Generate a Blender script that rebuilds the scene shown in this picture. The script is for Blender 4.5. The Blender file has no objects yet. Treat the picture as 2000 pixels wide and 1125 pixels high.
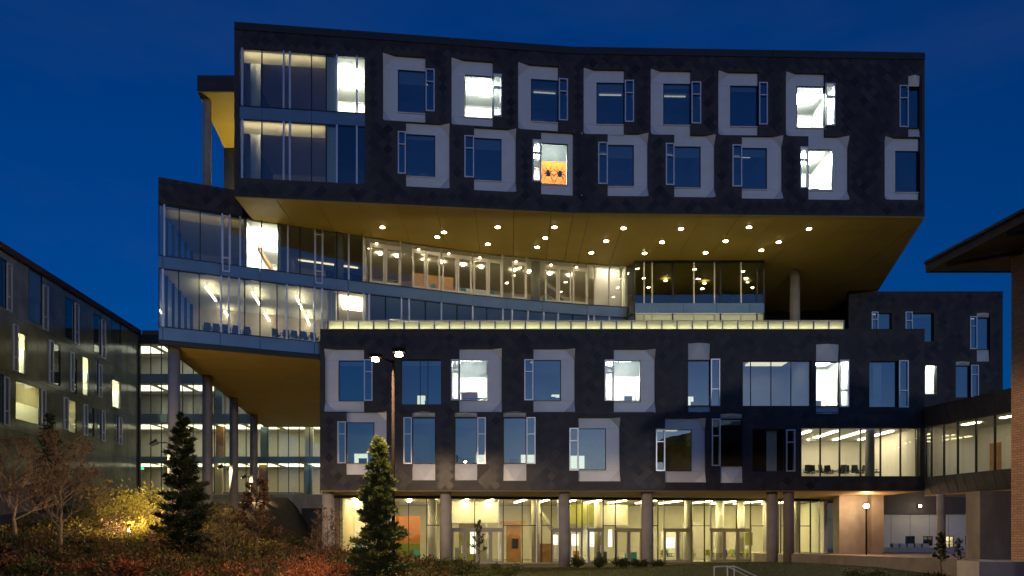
import bpy, math, random
import numpy as np
from mathutils import Vector
random.seed(7); RNG = np.random.default_rng(7)
R = math.radians
S = bpy.context.scene
COL = S.collection
ZC = 2.1                      # eye height above the ground-floor level (z = 0)
FPX, CX, HY = 1500.0, 1000.0, 1047.0   # survey: focal length, centre and horizon in photo pixels

# ------------------------------------------------------------------ camera, sky, sun, exposure
cam = bpy.data.cameras.new('camera'); cam_o = bpy.data.objects.new('camera', cam); COL.objects.link(cam_o)
cam_o.location = (0, 0, ZC); cam_o.rotation_euler = (R(90), 0, 0)
cam.sensor_width = 36; cam.lens = FPX / 2000 * 36; cam.shift_y = (HY - 562.5) / 2000
cam.clip_start = .5; cam.clip_end = 6000
S.camera = cam_o
W = bpy.data.worlds.new("World"); S.world = W; W.use_nodes = True
_bg = W.node_tree.nodes['Background']
_sky = W.node_tree.nodes.new('ShaderNodeTexSky'); _sky.sky_type = 'NISHITA'; _sky.sun_disc = False
_sky.sun_elevation = R(3); _sky.sun_rotation = R(169); _sky.ozone_density = 7.7
_N, _L = W.node_tree.nodes, W.node_tree.links
_tc = _N.new('ShaderNodeTexCoord'); _mp = _N.new('ShaderNodeMapping'); _mp.inputs['Scale'].default_value = (1.2, 1.2, 5)
_nz = _N.new('ShaderNodeTexNoise'); _nz.inputs['Scale'].default_value = 1.6; _nz.inputs['Detail'].default_value = 7; _nz.inputs['Roughness'].default_value = .6
_L.new(_tc.outputs['Generated'], _mp.inputs[0]); _L.new(_mp.outputs[0], _nz.inputs['Vector'])
_mr = _N.new('ShaderNodeMapRange'); _mr.inputs['From Min'].default_value = .5; _mr.inputs['From Max'].default_value = .8; _mr.inputs['To Max'].default_value = .16
_L.new(_nz.outputs[0], _mr.inputs['Value'])
_mx = _N.new('ShaderNodeMixRGB'); _mx.inputs[2].default_value = (.34, .52, 1.15, 1)
_L.new(_mr.outputs[0], _mx.inputs[0]); _L.new(_sky.outputs[0], _mx.inputs[1]); _L.new(_mx.outputs[0], _bg.inputs[0]); _bg.inputs[1].default_value = .15
sun = bpy.data.lights.new('sun', 'SUN'); sun.energy = .17; sun.angle = R(1.5); sun.color = (1, .98, .97)
sun_o = bpy.data.objects.new('sun', sun); COL.objects.link(sun_o); sun_o.rotation_euler = (R(87), 0, R(11)); sun_o.location = (0, -30, 40)
S.view_settings.view_transform = 'Standard'; S.view_settings.look = 'None'
S.view_settings.exposure = 0; S.view_settings.gamma = 1; S.view_settings.use_curve_mapping = False
cy = S.cycles
cy.max_bounces = 6; cy.diffuse_bounces = 3; cy.glossy_bounces = 4; cy.transmission_bounces = 4; cy.transparent_max_bounces = 24
cy.caustics_reflective = False; cy.caustics_refractive = False; cy.sample_clamp_indirect = 2.5; cy.sample_clamp_direct = 60
cy.use_denoising = True; cy.blur_glossy = .5

# ------------------------------------------------------------------ materials
def nmat(name):
    m = bpy.data.materials.new(name); m.use_nodes = True
    nt = m.node_tree; return m, nt, nt.nodes, nt.links, nt.nodes['Principled BSDF']
def mat(name, col, rough=.6, metal=0., var=.12, scale=3., bump=0., bscale=20., spec=.5, wear=None):
    m, nt, N, L, P = nmat(name)
    P.inputs['Roughness'].default_value = rough; P.inputs['Metallic'].default_value = metal
    P.inputs['Specular IOR Level'].default_value = spec
    tc = N.new('ShaderNodeTexCoord')
    nz = N.new('ShaderNodeTexNoise'); nz.inputs['Scale'].default_value = scale; nz.inputs['Detail'].default_value = 6
    L.new(tc.outputs['Object'], nz.inputs['Vector'])
    cr = N.new('ShaderNodeValToRGB'); L.new(nz.outputs[0], cr.inputs[0])
    e = cr.color_ramp.elements; e[0].position = .3; e[1].position = .7
    e[0].color = (*[c * (1 - var) for c in col], 1); e[1].color = (*[min(1, c * (1 + var)) for c in col], 1)
    out = cr.outputs[0]
    if wear:
        n2 = N.new('ShaderNodeTexNoise'); n2.inputs['Scale'].default_value = wear[1]; n2.inputs['Detail'].default_value = 8
        mp = N.new('ShaderNodeMapping'); mp.inputs['Scale'].default_value = (1, 1, .25)
        L.new(tc.outputs['Object'], mp.inputs[0]); L.new(mp.outputs[0], n2.inputs['Vector'])
        r2 = N.new('ShaderNodeValToRGB'); r2.color_ramp.elements[0].position = .48; r2.color_ramp.elements[1].position = .68
        L.new(n2.outputs[0], r2.inputs[0])
        mx = N.new('ShaderNodeMixRGB'); mx.inputs[2].default_value = (*wear[0], 1)
        ml = N.new('ShaderNodeMath'); ml.operation = 'MULTIPLY'; ml.inputs[1].default_value = wear[2]
        L.new(r2.outputs[0], ml.inputs[0]); L.new(ml.outputs[0], mx.inputs[0]); L.new(out, mx.inputs[1]); out = mx.outputs[0]
    L.new(out, P.inputs['Base Color'])
    if bump:
        n3 = N.new('ShaderNodeTexNoise'); n3.inputs['Scale'].default_value = bscale; n3.inputs['Detail'].default_value = 4
        L.new(tc.outputs['Object'], n3.inputs['Vector'])
        b = N.new('ShaderNodeBump'); b.inputs['Strength'].default_value = bump; b.inputs['Distance'].default_value = .02
        L.new(n3.outputs[0], b.inputs['Height']); L.new(b.outputs[0], P.inputs['Normal'])
    return m
def leafmat(name, cols, rough=.6, trans=.35):
    m, nt, N, L, P = nmat(name)
    g = N.new('ShaderNodeNewGeometry'); cr = N.new('ShaderNodeValToRGB')
    L.new(g.outputs['Random Per Island'], cr.inputs[0])
    e = cr.color_ramp.elements
    while len(e) < len(cols): e.new(.5)
    for i, c in enumerate(cols): e[i].position = i / max(1, len(cols) - 1); e[i].color = (*c, 1)
    L.new(cr.outputs[0], P.inputs['Base Color']); P.inputs['Roughness'].default_value = rough
    P.inputs['Specular IOR Level'].default_value = .25
    t = N.new('ShaderNodeBsdfTranslucent'); L.new(cr.outputs[0], t.inputs[0])
    mx = N.new('ShaderNodeMixShader'); mx.inputs[0].default_value = trans
    L.new(P.outputs[0], mx.inputs[1]); L.new(t.outputs[0], mx.inputs[2]); L.new(mx.outputs[0], N['Material Output'].inputs[0])
    return m
def glass(name, refl=.2, tint=(.92, .96, .95), rough=0.):
    m, nt, N, L, P = nmat(name); N.remove(P)
    t = N.new('ShaderNodeBsdfTransparent'); t.inputs[0].default_value = (*tint, 1)
    g = N.new('ShaderNodeBsdfGlossy'); g.inputs['Roughness'].default_value = rough
    lw = N.new('ShaderNodeLayerWeight'); lw.inputs[0].default_value = .5
    mr = N.new('ShaderNodeMapRange'); mr.inputs['To Min'].default_value = refl; mr.inputs['To Max'].default_value = 1
    pw = N.new('ShaderNodeMath'); pw.operation = 'POWER'; pw.inputs[1].default_value = 4
    L.new(lw.outputs['Facing'], pw.inputs[0]); L.new(pw.outputs[0], mr.inputs['Value'])
    mx = N.new('ShaderNodeMixShader'); L.new(mr.outputs[0], mx.inputs[0])
    L.new(t.outputs[0], mx.inputs[1]); L.new(g.outputs[0], mx.inputs[2])
    # slight waviness of real panes
    tc = N.new('ShaderNodeTexCoord'); nz = N.new('ShaderNodeTexNoise'); nz.inputs['Scale'].default_value = .6
    L.new(tc.outputs['Object'], nz.inputs['Vector'])
    b = N.new('ShaderNodeBump'); b.inputs['Strength'].default_value = .12; b.inputs['Distance'].default_value = .05
    L.new(nz.outputs[0], b.inputs['Height']); L.new(b.outputs[0], g.inputs['Normal'])
    L.new(mx.outputs[0], N['Material Output'].inputs[0]); return m
def emis(name, col, st):
    m, nt, N, L, P = nmat(name)
    P.inputs['Base Color'].default_value = (.8, .8, .8, 1)
    P.inputs['Emission Color'].default_value = (*col, 1); P.inputs['Emission Strength'].default_value = st
    return m
def translucent(name, col, t=.6):
    m, nt, N, L, P = nmat(name); P.inputs['Base Color'].default_value = (*col, 1); P.inputs['Roughness'].default_value = .5
    tr = N.new('ShaderNodeBsdfTranslucent'); tr.inputs[0].default_value = (*col, 1)
    mx = N.new('ShaderNodeMixShader'); mx.inputs[0].default_value = t
    L.new(P.outputs[0], mx.inputs[1]); L.new(tr.outputs[0], mx.inputs[2]); L.new(mx.outputs[0], N['Material Output'].inputs[0])
    return m
def brickmat(name):
    m, nt, N, L, P = nmat(name)
    tc = N.new('ShaderNodeTexCoord'); mp = N.new('ShaderNodeMapping'); mp.inputs['Rotation'].default_value = (R(90), 0, 0)
    sp = N.new('ShaderNodeSeparateXYZ'); cb = N.new('ShaderNodeCombineXYZ'); ad = N.new('ShaderNodeMath')
    L.new(tc.outputs['Object'], sp.inputs[0]); L.new(sp.outputs[0], ad.inputs[0]); L.new(sp.outputs[1], ad.inputs[1])
    L.new(ad.outputs[0], cb.inputs[0]); L.new(sp.outputs[2], cb.inputs[1])
    br = N.new('ShaderNodeTexBrick'); L.new(cb.outputs[0], br.inputs['Vector'])
    br.inputs['Color1'].default_value = (.50, .30, .18, 1); br.inputs['Color2'].default_value = (.38, .22, .13, 1)
    br.inputs['Mortar'].default_value = (.16, .12, .09, 1); br.inputs['Scale'].default_value = 1
    br.inputs['Brick Width'].default_value = .24; br.inputs['Row Height'].default_value = .08; br.inputs['Mortar Size'].default_value = .008
    L.new(br.outputs[0], P.inputs['Base Color']); P.inputs['Roughness'].default_value = .85
    b = N.new('ShaderNodeBump'); b.inputs['Strength'].default_value = .6; b.inputs['Distance'].default_value = .01; b.invert = True
    L.new(br.outputs['Fac'], b.inputs['Height']); L.new(b.outputs[0], P.inputs['Normal']); return m

M = {}
M['clad'] = mat('dark_cladding', (.040, .038, .042), .55, .15, .25, 1.2, .15, 30)
M['shingle'] = leafmat('dark_shingle', [(.022, .022, .027), (.060, .054, .058), (.034, .033, .037), (.050, .045, .048), (.075, .066, .068)], .36, 0)
M['coping'] = mat('dark_coping', (.03, .034, .036), .4, .4)
M['panel'] = mat('pale_metal_panel', (.78, .80, .82), .42, .1, .04, 1.5, .05, 8, wear=((.64, .65, .66), .8, .25))
M['silver'] = mat('silver_frame', (.72, .72, .78), .3, .45, .05)
M['darkframe'] = mat('dark_frame', (.03, .034, .038), .4, .5)
M['cream'] = mat('cream_frame', (.68, .62, .5), .4, .1, .05)
M['spandrel'] = mat('grey_blue_spandrel', (.24, .33, .37), .14, .45, .08, .7, spec=.9)
M['soffit'] = mat('gold_soffit', (.50, .355, .055), .6, .0, .07, .5, wear=((.38, .27, .045), .35, .35))
M['soffit2'] = mat('bronze_soffit', (.36, .25, .08), .6, .0, .1, .6)
M['concrete'] = mat('cast_concrete', (.40, .37, .34), .8, 0, .12, 1.6, .25, 25, wear=((.26, .24, .22), 1.1, .5))
M['concrete2'] = mat('rough_concrete', (.30, .26, .22), .85, 0, .16, 1.2, .35, 18, wear=((.18, .15, .12), .9, .6))
M['white'] = mat('white_wall', (.78, .76, .70), .8, 0, .03)
M['ceil'] = mat('ceiling', (.80, .77, .68), .85, 0, .03)
M['beige'] = mat('beige_wall', (.62, .52, .38), .8, 0, .04)
M['greywall'] = mat('grey_wall', (.42, .40, .40), .8, 0, .05)
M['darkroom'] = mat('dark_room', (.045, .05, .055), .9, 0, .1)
M['floor'] = mat('interior_floor', (.30, .27, .22), .4, 0, .1)
M['carpet'] = mat('carpet', (.10, .11, .12), .95, 0, .2, 8)
M['wood'] = mat('warm_wood', (.42, .20, .06), .5, 0, .25, 2)
M['orange'] = mat('orange_wall', (.72, .23, .03), .6, 0, .05)
M['green'] = mat('green_wall', (.22, .30, .03), .7, 0, .05)
M['olive'] = mat('olive_wall', (.20, .20, .05), .7, 0, .05)
M['teal'] = mat('teal_plastic', (.05, .36, .36), .4, 0, .05)
M['lime'] = mat('lime_plastic', (.50, .52, .04), .4, 0, .05)
M['black'] = mat('black_plastic', (.02, .021, .024), .5, 0, .1)
M['chairgrey'] = mat('grey_chair_fabric', (.075, .09, .10), .8, 0, .15)
M['glass'] = glass('office_glass', .27, (.86, .95, .95))
M['glassU'] = glass('upper_office_glass', .2, (.8, .9, .92))
M['clear'] = glass('clear_glass', .055, (.95, .97, .93))
M['gglass'] = glass('podium_glass', .13, (.86, .93, .92))
M['frost'] = translucent('frosted_glass', (.86, .88, .62), .62)
M['blind'] = translucent('roller_blind', (.42, .42, .42), .3)
M['blindw'] = translucent('pale_blind', (.7, .62, .42), .5)
M['curtain'] = mat('pale_curtain', (.6, .62, .58), .8, 0, .05)
M['orangecloth'] = translucent('orange_cloth', (.85, .22, .02), .85)
M['brick'] = brickmat('brick')
M['rooftile'] = mat('brown_roof', (.07, .055, .045), .7, 0, .25, 4, .3, 30)
M['timber'] = mat('dark_timber', (.07, .045, .028), .7, 0, .25, 3)
M['greenglass'] = mat('green_glass_panel', (.25, .245, .125), .14, .0, .3, .5, spec=.4)
M['greenpane'] = glass('green_tinted_pane', .1, (.84, .9, .76))
M['polemetal'] = mat('brown_pole', (.012, .009, .008), .9, .0, .15, spec=.0)
M['soil'] = mat('mulch_soil', (.07, .045, .03), .95, 0, .45, 2.5, .6, 12)
M['grassbase'] = mat('turf', (.055, .065, .018), .95, 0, .35, 3, .5, 30)
M['paving'] = mat('pale_paving', (.46, .42, .38), .8, 0, .1, 2, .1, 20)
M['bark'] = mat('bark', (.10, .07, .05), .9, 0, .3, 8, .5, 30)
M['palebark'] = mat('pale_bark', (.09, .062, .045), .9, 0, .3, 8, .5, 30)
M['tanbark'] = mat('tan_bark', (.17, .115, .07), .9, 0, .3, 8, .4, 30)
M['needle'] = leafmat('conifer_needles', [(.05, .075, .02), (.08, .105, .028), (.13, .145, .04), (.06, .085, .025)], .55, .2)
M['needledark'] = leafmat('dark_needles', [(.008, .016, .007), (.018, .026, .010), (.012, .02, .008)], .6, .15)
M['leafbrown'] = leafmat('brown_leaves', [(.035, .02, .012), (.12, .06, .025), (.06, .032, .016), (.19, .10, .05)], .7, .3)
M['leafred'] = leafmat('red_leaves', [(.16, .035, .015), (.34, .095, .03), (.10, .028, .015), (.42, .17, .07)], .6, .35)
M['leafyellow'] = leafmat('yellow_green_leaves', [(.20, .17, .025), (.28, .23, .035), (.13, .13, .02), (.34, .26, .05)], .6, .35)
M['leafgreen'] = leafmat('dark_green_leaves', [(.04, .055, .015), (.06, .075, .02), (.08, .07, .02)], .6, .3)
M['leafmix'] = leafmat('mixed_groundcover', [(.05, .05, .016), (.085, .055, .02), (.10, .04, .018), (.035, .045, .014), (.06, .035, .02)], .7, .3)
M['grass'] = leafmat('grass_blades', [(.07, .085, .015), (.10, .10, .02), (.12, .105, .03)], .7, .3)
M['lamp_office'] = emis('office_light_panel', (1, .92, .74), 150)
M['lamp_hot'] = emis('bright_office_light', (1, .92, .76), 320)
M['lamp_warm'] = emis('warm_light_strip', (1, .82, .52), 20)
M['lamp_dim'] = emis('dim_light_strip', (1, .78, .50), 1.6)
M['lamp_bar'] = emis('linear_bar_light', (1, .80, .50), 24)
M['lamp_lobby'] = emis('lobby_light', (1, .82, .36), 44)
M['lamp_down'] = emis('downlight_lens', (1, .84, .5), 90)
M['lamp_inner'] = emis('interior_downlight', (1, .82, .52), 22)
M['lamp_street'] = emis('sodium_lens', (1, .68, .36), 120)
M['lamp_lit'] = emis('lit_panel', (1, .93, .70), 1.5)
M['lamp_line'] = emis('thin_line_light', (1, .80, .55), 27)
M['lamp_link'] = emis('link_light', (1, .84, .54), 3.2)
M['lamp_link2'] = emis('link_light_upper', (1, .88, .66), 2.6)
M['lamp_blind'] = emis('blind_room_light', (1, .86, .6), 24)
M['lamp_fill'] = emis('added_fill_light', (1, .86, .66), .7)
M['lamp_lounge'] = emis('lounge_light', (1, .84, .58), 60)
M['exit'] = emis('exit_green', (.05, 1, .35), 2.2)
M['bgwall'] = mat('white_panel_building', (.62, .60, .56), .8, 0, .05, 1)
M['bgdark'] = mat('dark_bronze', (.06, .045, .04), .6, 0, .2)
M['hill'] = mat('far_ground', (.05, .055, .03), .95, 0, .3, .05)

# ------------------------------------------------------------------ mesh helpers
class MB:
    def __init__(s): s.v = []; s.f = []
    def add(s, vs, fs):
        b = len(s.v); s.v += [tuple(v) for v in vs]; s.f += [tuple(i + b for i in f) for f in fs]; return s
    def quad(s, *p): return s.add(p, [tuple(range(len(p)))])
    def hexa(s, p):   # 8 points: bottom 4 ccw, top 4
        return s.add(p, [(3, 2, 1, 0), (4, 5, 6, 7), (0, 1, 5, 4), (1, 2, 6, 5), (2, 3, 7, 6), (3, 0, 4, 7)])
    def box(s, x0, x1, y0, y1, z0, z1):
        return s.hexa([(x0, y0, z0), (x1, y0, z0), (x1, y1, z0), (x0, y1, z0), (x0, y0, z1), (x1, y0, z1), (x1, y1, z1), (x0, y1, z1)])
    def prism(s, poly, z0, z1):
        n = len(poly)
        a = sum(poly[i][0] * poly[(i + 1) % n][1] - poly[(i + 1) % n][0] * poly[i][1] for i in range(n))
        if a < 0: poly = poly[::-1]
        vs = [(x, y, z0) for x, y in poly] + [(x, y, z1) for x, y in poly]
        return s.add(vs, [tuple(range(n - 1, -1, -1)), tuple(range(n, 2 * n))] + [(i, (i + 1) % n, n + (i + 1) % n, n + i) for i in range(n)])
    def cyl(s, x, y, r, z0, z1, n=20, r1=None):
        r1 = r if r1 is None else r1
        c = [(math.cos(2 * math.pi * i / n), math.sin(2 * math.pi * i / n)) for i in range(n)]
        vs = [(x + r * a, y + r * b, z0) for a, b in c] + [(x + r1 * a, y + r1 * b, z1) for a, b in c]
        return s.add(vs, [tuple(range(n - 1, -1, -1)), tuple(range(n, 2 * n))] + [(i, (i + 1) % n, n + (i + 1) % n, n + i) for i in range(n)])
    def tube(s, p0, p1, r0, r1=None, n=6):
        r1 = r0 if r1 is None else r1
        p0 = Vector(p0); p1 = Vector(p1); d = (p1 - p0)
        if d.length < 1e-6: return s
        d.normalize(); a = d.orthogonal().normalized(); b = d.cross(a)
        vs = [p0 + (a * math.cos(t) + b * math.sin(t)) * r0 for t in [2 * math.pi * i / n for i in range(n)]]
        vs += [p1 + (a * math.cos(t) + b * math.sin(t)) * r1 for t in [2 * math.pi * i / n for i in range(n)]]
        return s.add(vs, [tuple(range(n - 1, -1, -1)), tuple(range(n, 2 * n))] + [(i, (i + 1) % n, n + (i + 1) % n, n + i) for i in range(n)])
    def build(s, name, m, parent=None, smooth=False, **props):
        me = bpy.data.meshes.new(name); me.from_pydata(s.v, [], s.f); me.update()
        me.materials.append(M[m] if isinstance(m, str) else m)
        if smooth: me.polygons.foreach_set('use_smooth', [True] * len(me.polygons))
        o = bpy.data.objects.new(name, me); COL.objects.link(o)
        if parent is not None: o.parent = parent
        for k, v in props.items(): o[k] = v
        return o
def empty(name, loc=(0, 0, 0), **props):
    o = bpy.data.objects.new(name, None); COL.objects.link(o); o.location = loc
    for k, v in props.items(): o[k] = v
    return o
def tag(o, label, cat, group=None):
    o['label'] = label; o['category'] = cat
    if group: o['group'] = group
    return o
def copy_tree(o, parent=None):
    c = o.copy(); COL.objects.link(c); c.parent = parent
    for ch in list(o.children): copy_tree(ch, c)
    return c

def ray(px, py): return ((px - CX) / FPX, (HY - py) / FPX)
def at(px, py, Y):      # survey point of the photo at depth Y
    a, b = ray(px, py); return (a * Y, Y, b * Y + ZC)
def on_level(px, py, h):  # survey point on a horizontal plane h above the eye
    a, b = ray(px, py); Y = h / b; return (a * Y, Y, h + ZC)
class Frame:              # a facade: origin, direction along it, outward normal; local (u, d, h)
    def __init__(s, p0, p1):
        s.o = Vector((p0[0], p0[1])); d = Vector((p1[0] - p0[0], p1[1] - p0[1])); s.len = d.length; s.d = d.normalized(); s.n = Vector((s.d.y, -s.d.x))
    def w(s, u, d, h):
        p = s.o + s.d * u + s.n * d; return (p.x, p.y, h + ZC)
    def uh(s, px, py):
        a, b = ray(px, py)
        # o + u d = t (a,1)
        det = s.d.x * (-1) - s.d.y * (-a)
        t = (s.d.x * (-s.o.y) - s.d.y * (-s.o.x)) / det
        u = ((t * a - s.o.x) * s.d.x + (t - s.o.y) * s.d.y)
        return u, t * b
    def rect(s, x0, y0, x1, y1):
        ym = (y0 + y1) / 2; xm = (x0 + x1) / 2
        return [s.uh(x0, ym)[0], s.uh(x1, ym)[0], s.uh(xm, y1)[1], s.uh(xm, y0)[1]]
    def box(s, mb, u0, u1, d0, d1, h0, h1):   # d0 outer (towards viewer) > d1 inner
        P = s.w
        return mb.hexa([P(u0, d0, h0), P(u1, d0, h0), P(u1, d1, h0), P(u0, d1, h0), P(u0, d0, h1), P(u1, d0, h1), P(u1, d1, h1), P(u0, d1, h1)])
def sheet(F, u0, u1, d, h0, h1):   # one translucent layer (frosted film, blind, cloth)
    P = F.w; return MB().quad(P(u0, d, h0), P(u1, d, h0), P(u1, d, h1), P(u0, d, h1))
def ring(F, mb, r, t, d0, d1):   # rectangular frame with border t
    u0, u1, h0, h1 = r
    F.box(mb, u0, u1, d0, d1, h0, h0 + t); F.box(mb, u0, u1, d0, d1, h1 - t, h1)
    F.box(mb, u0, u0 + t, d0, d1, h0 + t, h1 - t); F.box(mb, u1 - t, u1, d0, d1, h0 + t, h1 - t)
    return mb
def inside(u, h, rs, e=0):
    return any(r[0] - e < u < r[1] + e and r[2] - e < h < r[3] + e for r in rs)
def wall_with_openings(F, r, ops, T, name, m, parent):
    us = sorted({round(x, 4) for x in [r[0], r[1]] + [min(max(q, r[0]), r[1]) for o in ops for q in o[:2]]})
    hs = sorted({round(x, 4) for x in [r[2], r[3]] + [min(max(q, r[2]), r[3]) for o in ops for q in o[2:]]})
    nu, nh = len(us) - 1, len(hs) - 1
    solid = [[not inside((us[i] + us[i + 1]) / 2, (hs[j] + hs[j + 1]) / 2, ops) for j in range(nh)] for i in range(nu)]
    mb = MB(); P = F.w
    sol = lambda i, j: 0 <= i < nu and 0 <= j < nh and solid[i][j]
    for i in range(nu):
        for j in range(nh):
            if not solid[i][j]: continue
            a, b, c, d = us[i], us[i + 1], hs[j], hs[j + 1]
            mb.quad(P(a, 0, c), P(b, 0, c), P(b, 0, d), P(a, 0, d)); mb.quad(P(b, -T, c), P(a, -T, c), P(a, -T, d), P(b, -T, d))
            if not sol(i - 1, j): mb.quad(P(a, -T, c), P(a, 0, c), P(a, 0, d), P(a, -T, d))
            if not sol(i + 1, j): mb.quad(P(b, 0, c), P(b, -T, c), P(b, -T, d), P(b, 0, d))
            if not sol(i, j - 1): mb.quad(P(a, -T, c), P(b, -T, c), P(b, 0, c), P(a, 0, c))
            if not sol(i, j + 1): mb.quad(P(a, 0, d), P(b, 0, d), P(b, -T, d), P(a, -T, d))
    return mb.build(name, m, parent)
def shingles(F, r, ops, parent, step=.62):
    # overlapping diamond slates: lower tip lifted off the wall
    mb = MB(); P = F.w; k = 0; h = r[2] + step * .55
    while h < r[3] - step * .45:
        u = r[0] + step * (.5 if k % 2 else 1.0)
        while u < r[1] - step * .45:
            c = [(u, h - step * .52), (u + step * .5, h), (u, h + step * .52), (u - step * .5, h)]
            if not any(inside(x, y, ops, .03) for x, y in c + [(u, h)] + [((c[q][0] * t + c[q - 1][0] * (1 - t)), (c[q][1] * t + c[q - 1][1] * (1 - t))) for q in range(4) for t in (.33, .66)]):
                j = random.uniform(-.004, .006)
                mb.quad(P(*[c[0][0], .034 + j, c[0][1]]), P(c[1][0], .018 + j, c[1][1]), P(c[2][0], .006, c[2][1]), P(c[3][0], .018 + j, c[3][1]))
            u += step
        h += step * .5; k += 1
    return mb.build('shingle_cladding', 'shingle', parent, kind='stuff')

def room(F, r, depth, parent, wallm='white', lamp=None, lamp_size=(.5, .35), margin=.3, d_in=-.36, vm=.35, floorm='carpet', back=None):
    u0, u1, h0, h1 = r[0] - margin, r[1] + margin, r[2] - vm, r[3] + vm
    P = F.w; D = d_in - depth
    mb = MB()
    mb.quad(P(u0, D, h0), P(u1, D, h0), P(u1, D, h1), P(u0, D, h1))
    mb.quad(P(u0, d_in, h0), P(u0, D, h0), P(u0, D, h1), P(u0, d_in, h1))
    mb.quad(P(u1, D, h0), P(u1, d_in, h0), P(u1, d_in, h1), P(u1, D, h1))
    mb.quad(P(u0, d_in, h1), P(u0, D, h1), P(u1, D, h1), P(u1, d_in, h1))
    rm = mb.build('room_interior', wallm, parent)
    fl = MB().quad(P(u0, d_in, h0), P(u1, d_in, h0), P(u1, D, h0), P(u0, D, h0)).build('room_floor', floorm, rm)
    if lamp:
        um = (u0 + u1) / 2; dm = d_in - depth * .45; a = (u1 - u0) * lamp_size[0] / 2; b = depth * lamp_size[1] / 2
        lb = MB(); F.box(lb, um - a, um + a, dm + b, dm - b, h1 - .1, h1 - .04); lb.build('ceiling_light', lamp, rm)
    return rm
def desk_things(F, r, rm, n=1, d=-1.2):
    # silhouettes of office things behind the glass: desk, screen, chair back, plant
    u0, u1, h0, h1 = r; w = u1 - u0
    mb = MB(); F.box(mb, u0, u1, d + .35, d - .35, h0 + .05, h0 + .1); F.box(mb, u0 + .1, u0 + .15, d + .3, d - .3, h0 - .35, h0 + .05); F.box(mb, u1 - .15, u1 - .1, d + .3, d - .3, h0 - .35, h0 + .05)
    mb.build('desk', 'wood', rm)
    c = random.uniform(u0 + .4, u1 - .4)
    mb = MB(); F.box(mb, c - .28, c + .28, d + .02, d - .02, h0 + .22, h0 + .56); F.box(mb, c - .04, c + .04, d + .01, d - .05, h0 + .1, h0 + .25)
    mb.build('monitor', 'black', rm)

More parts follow.
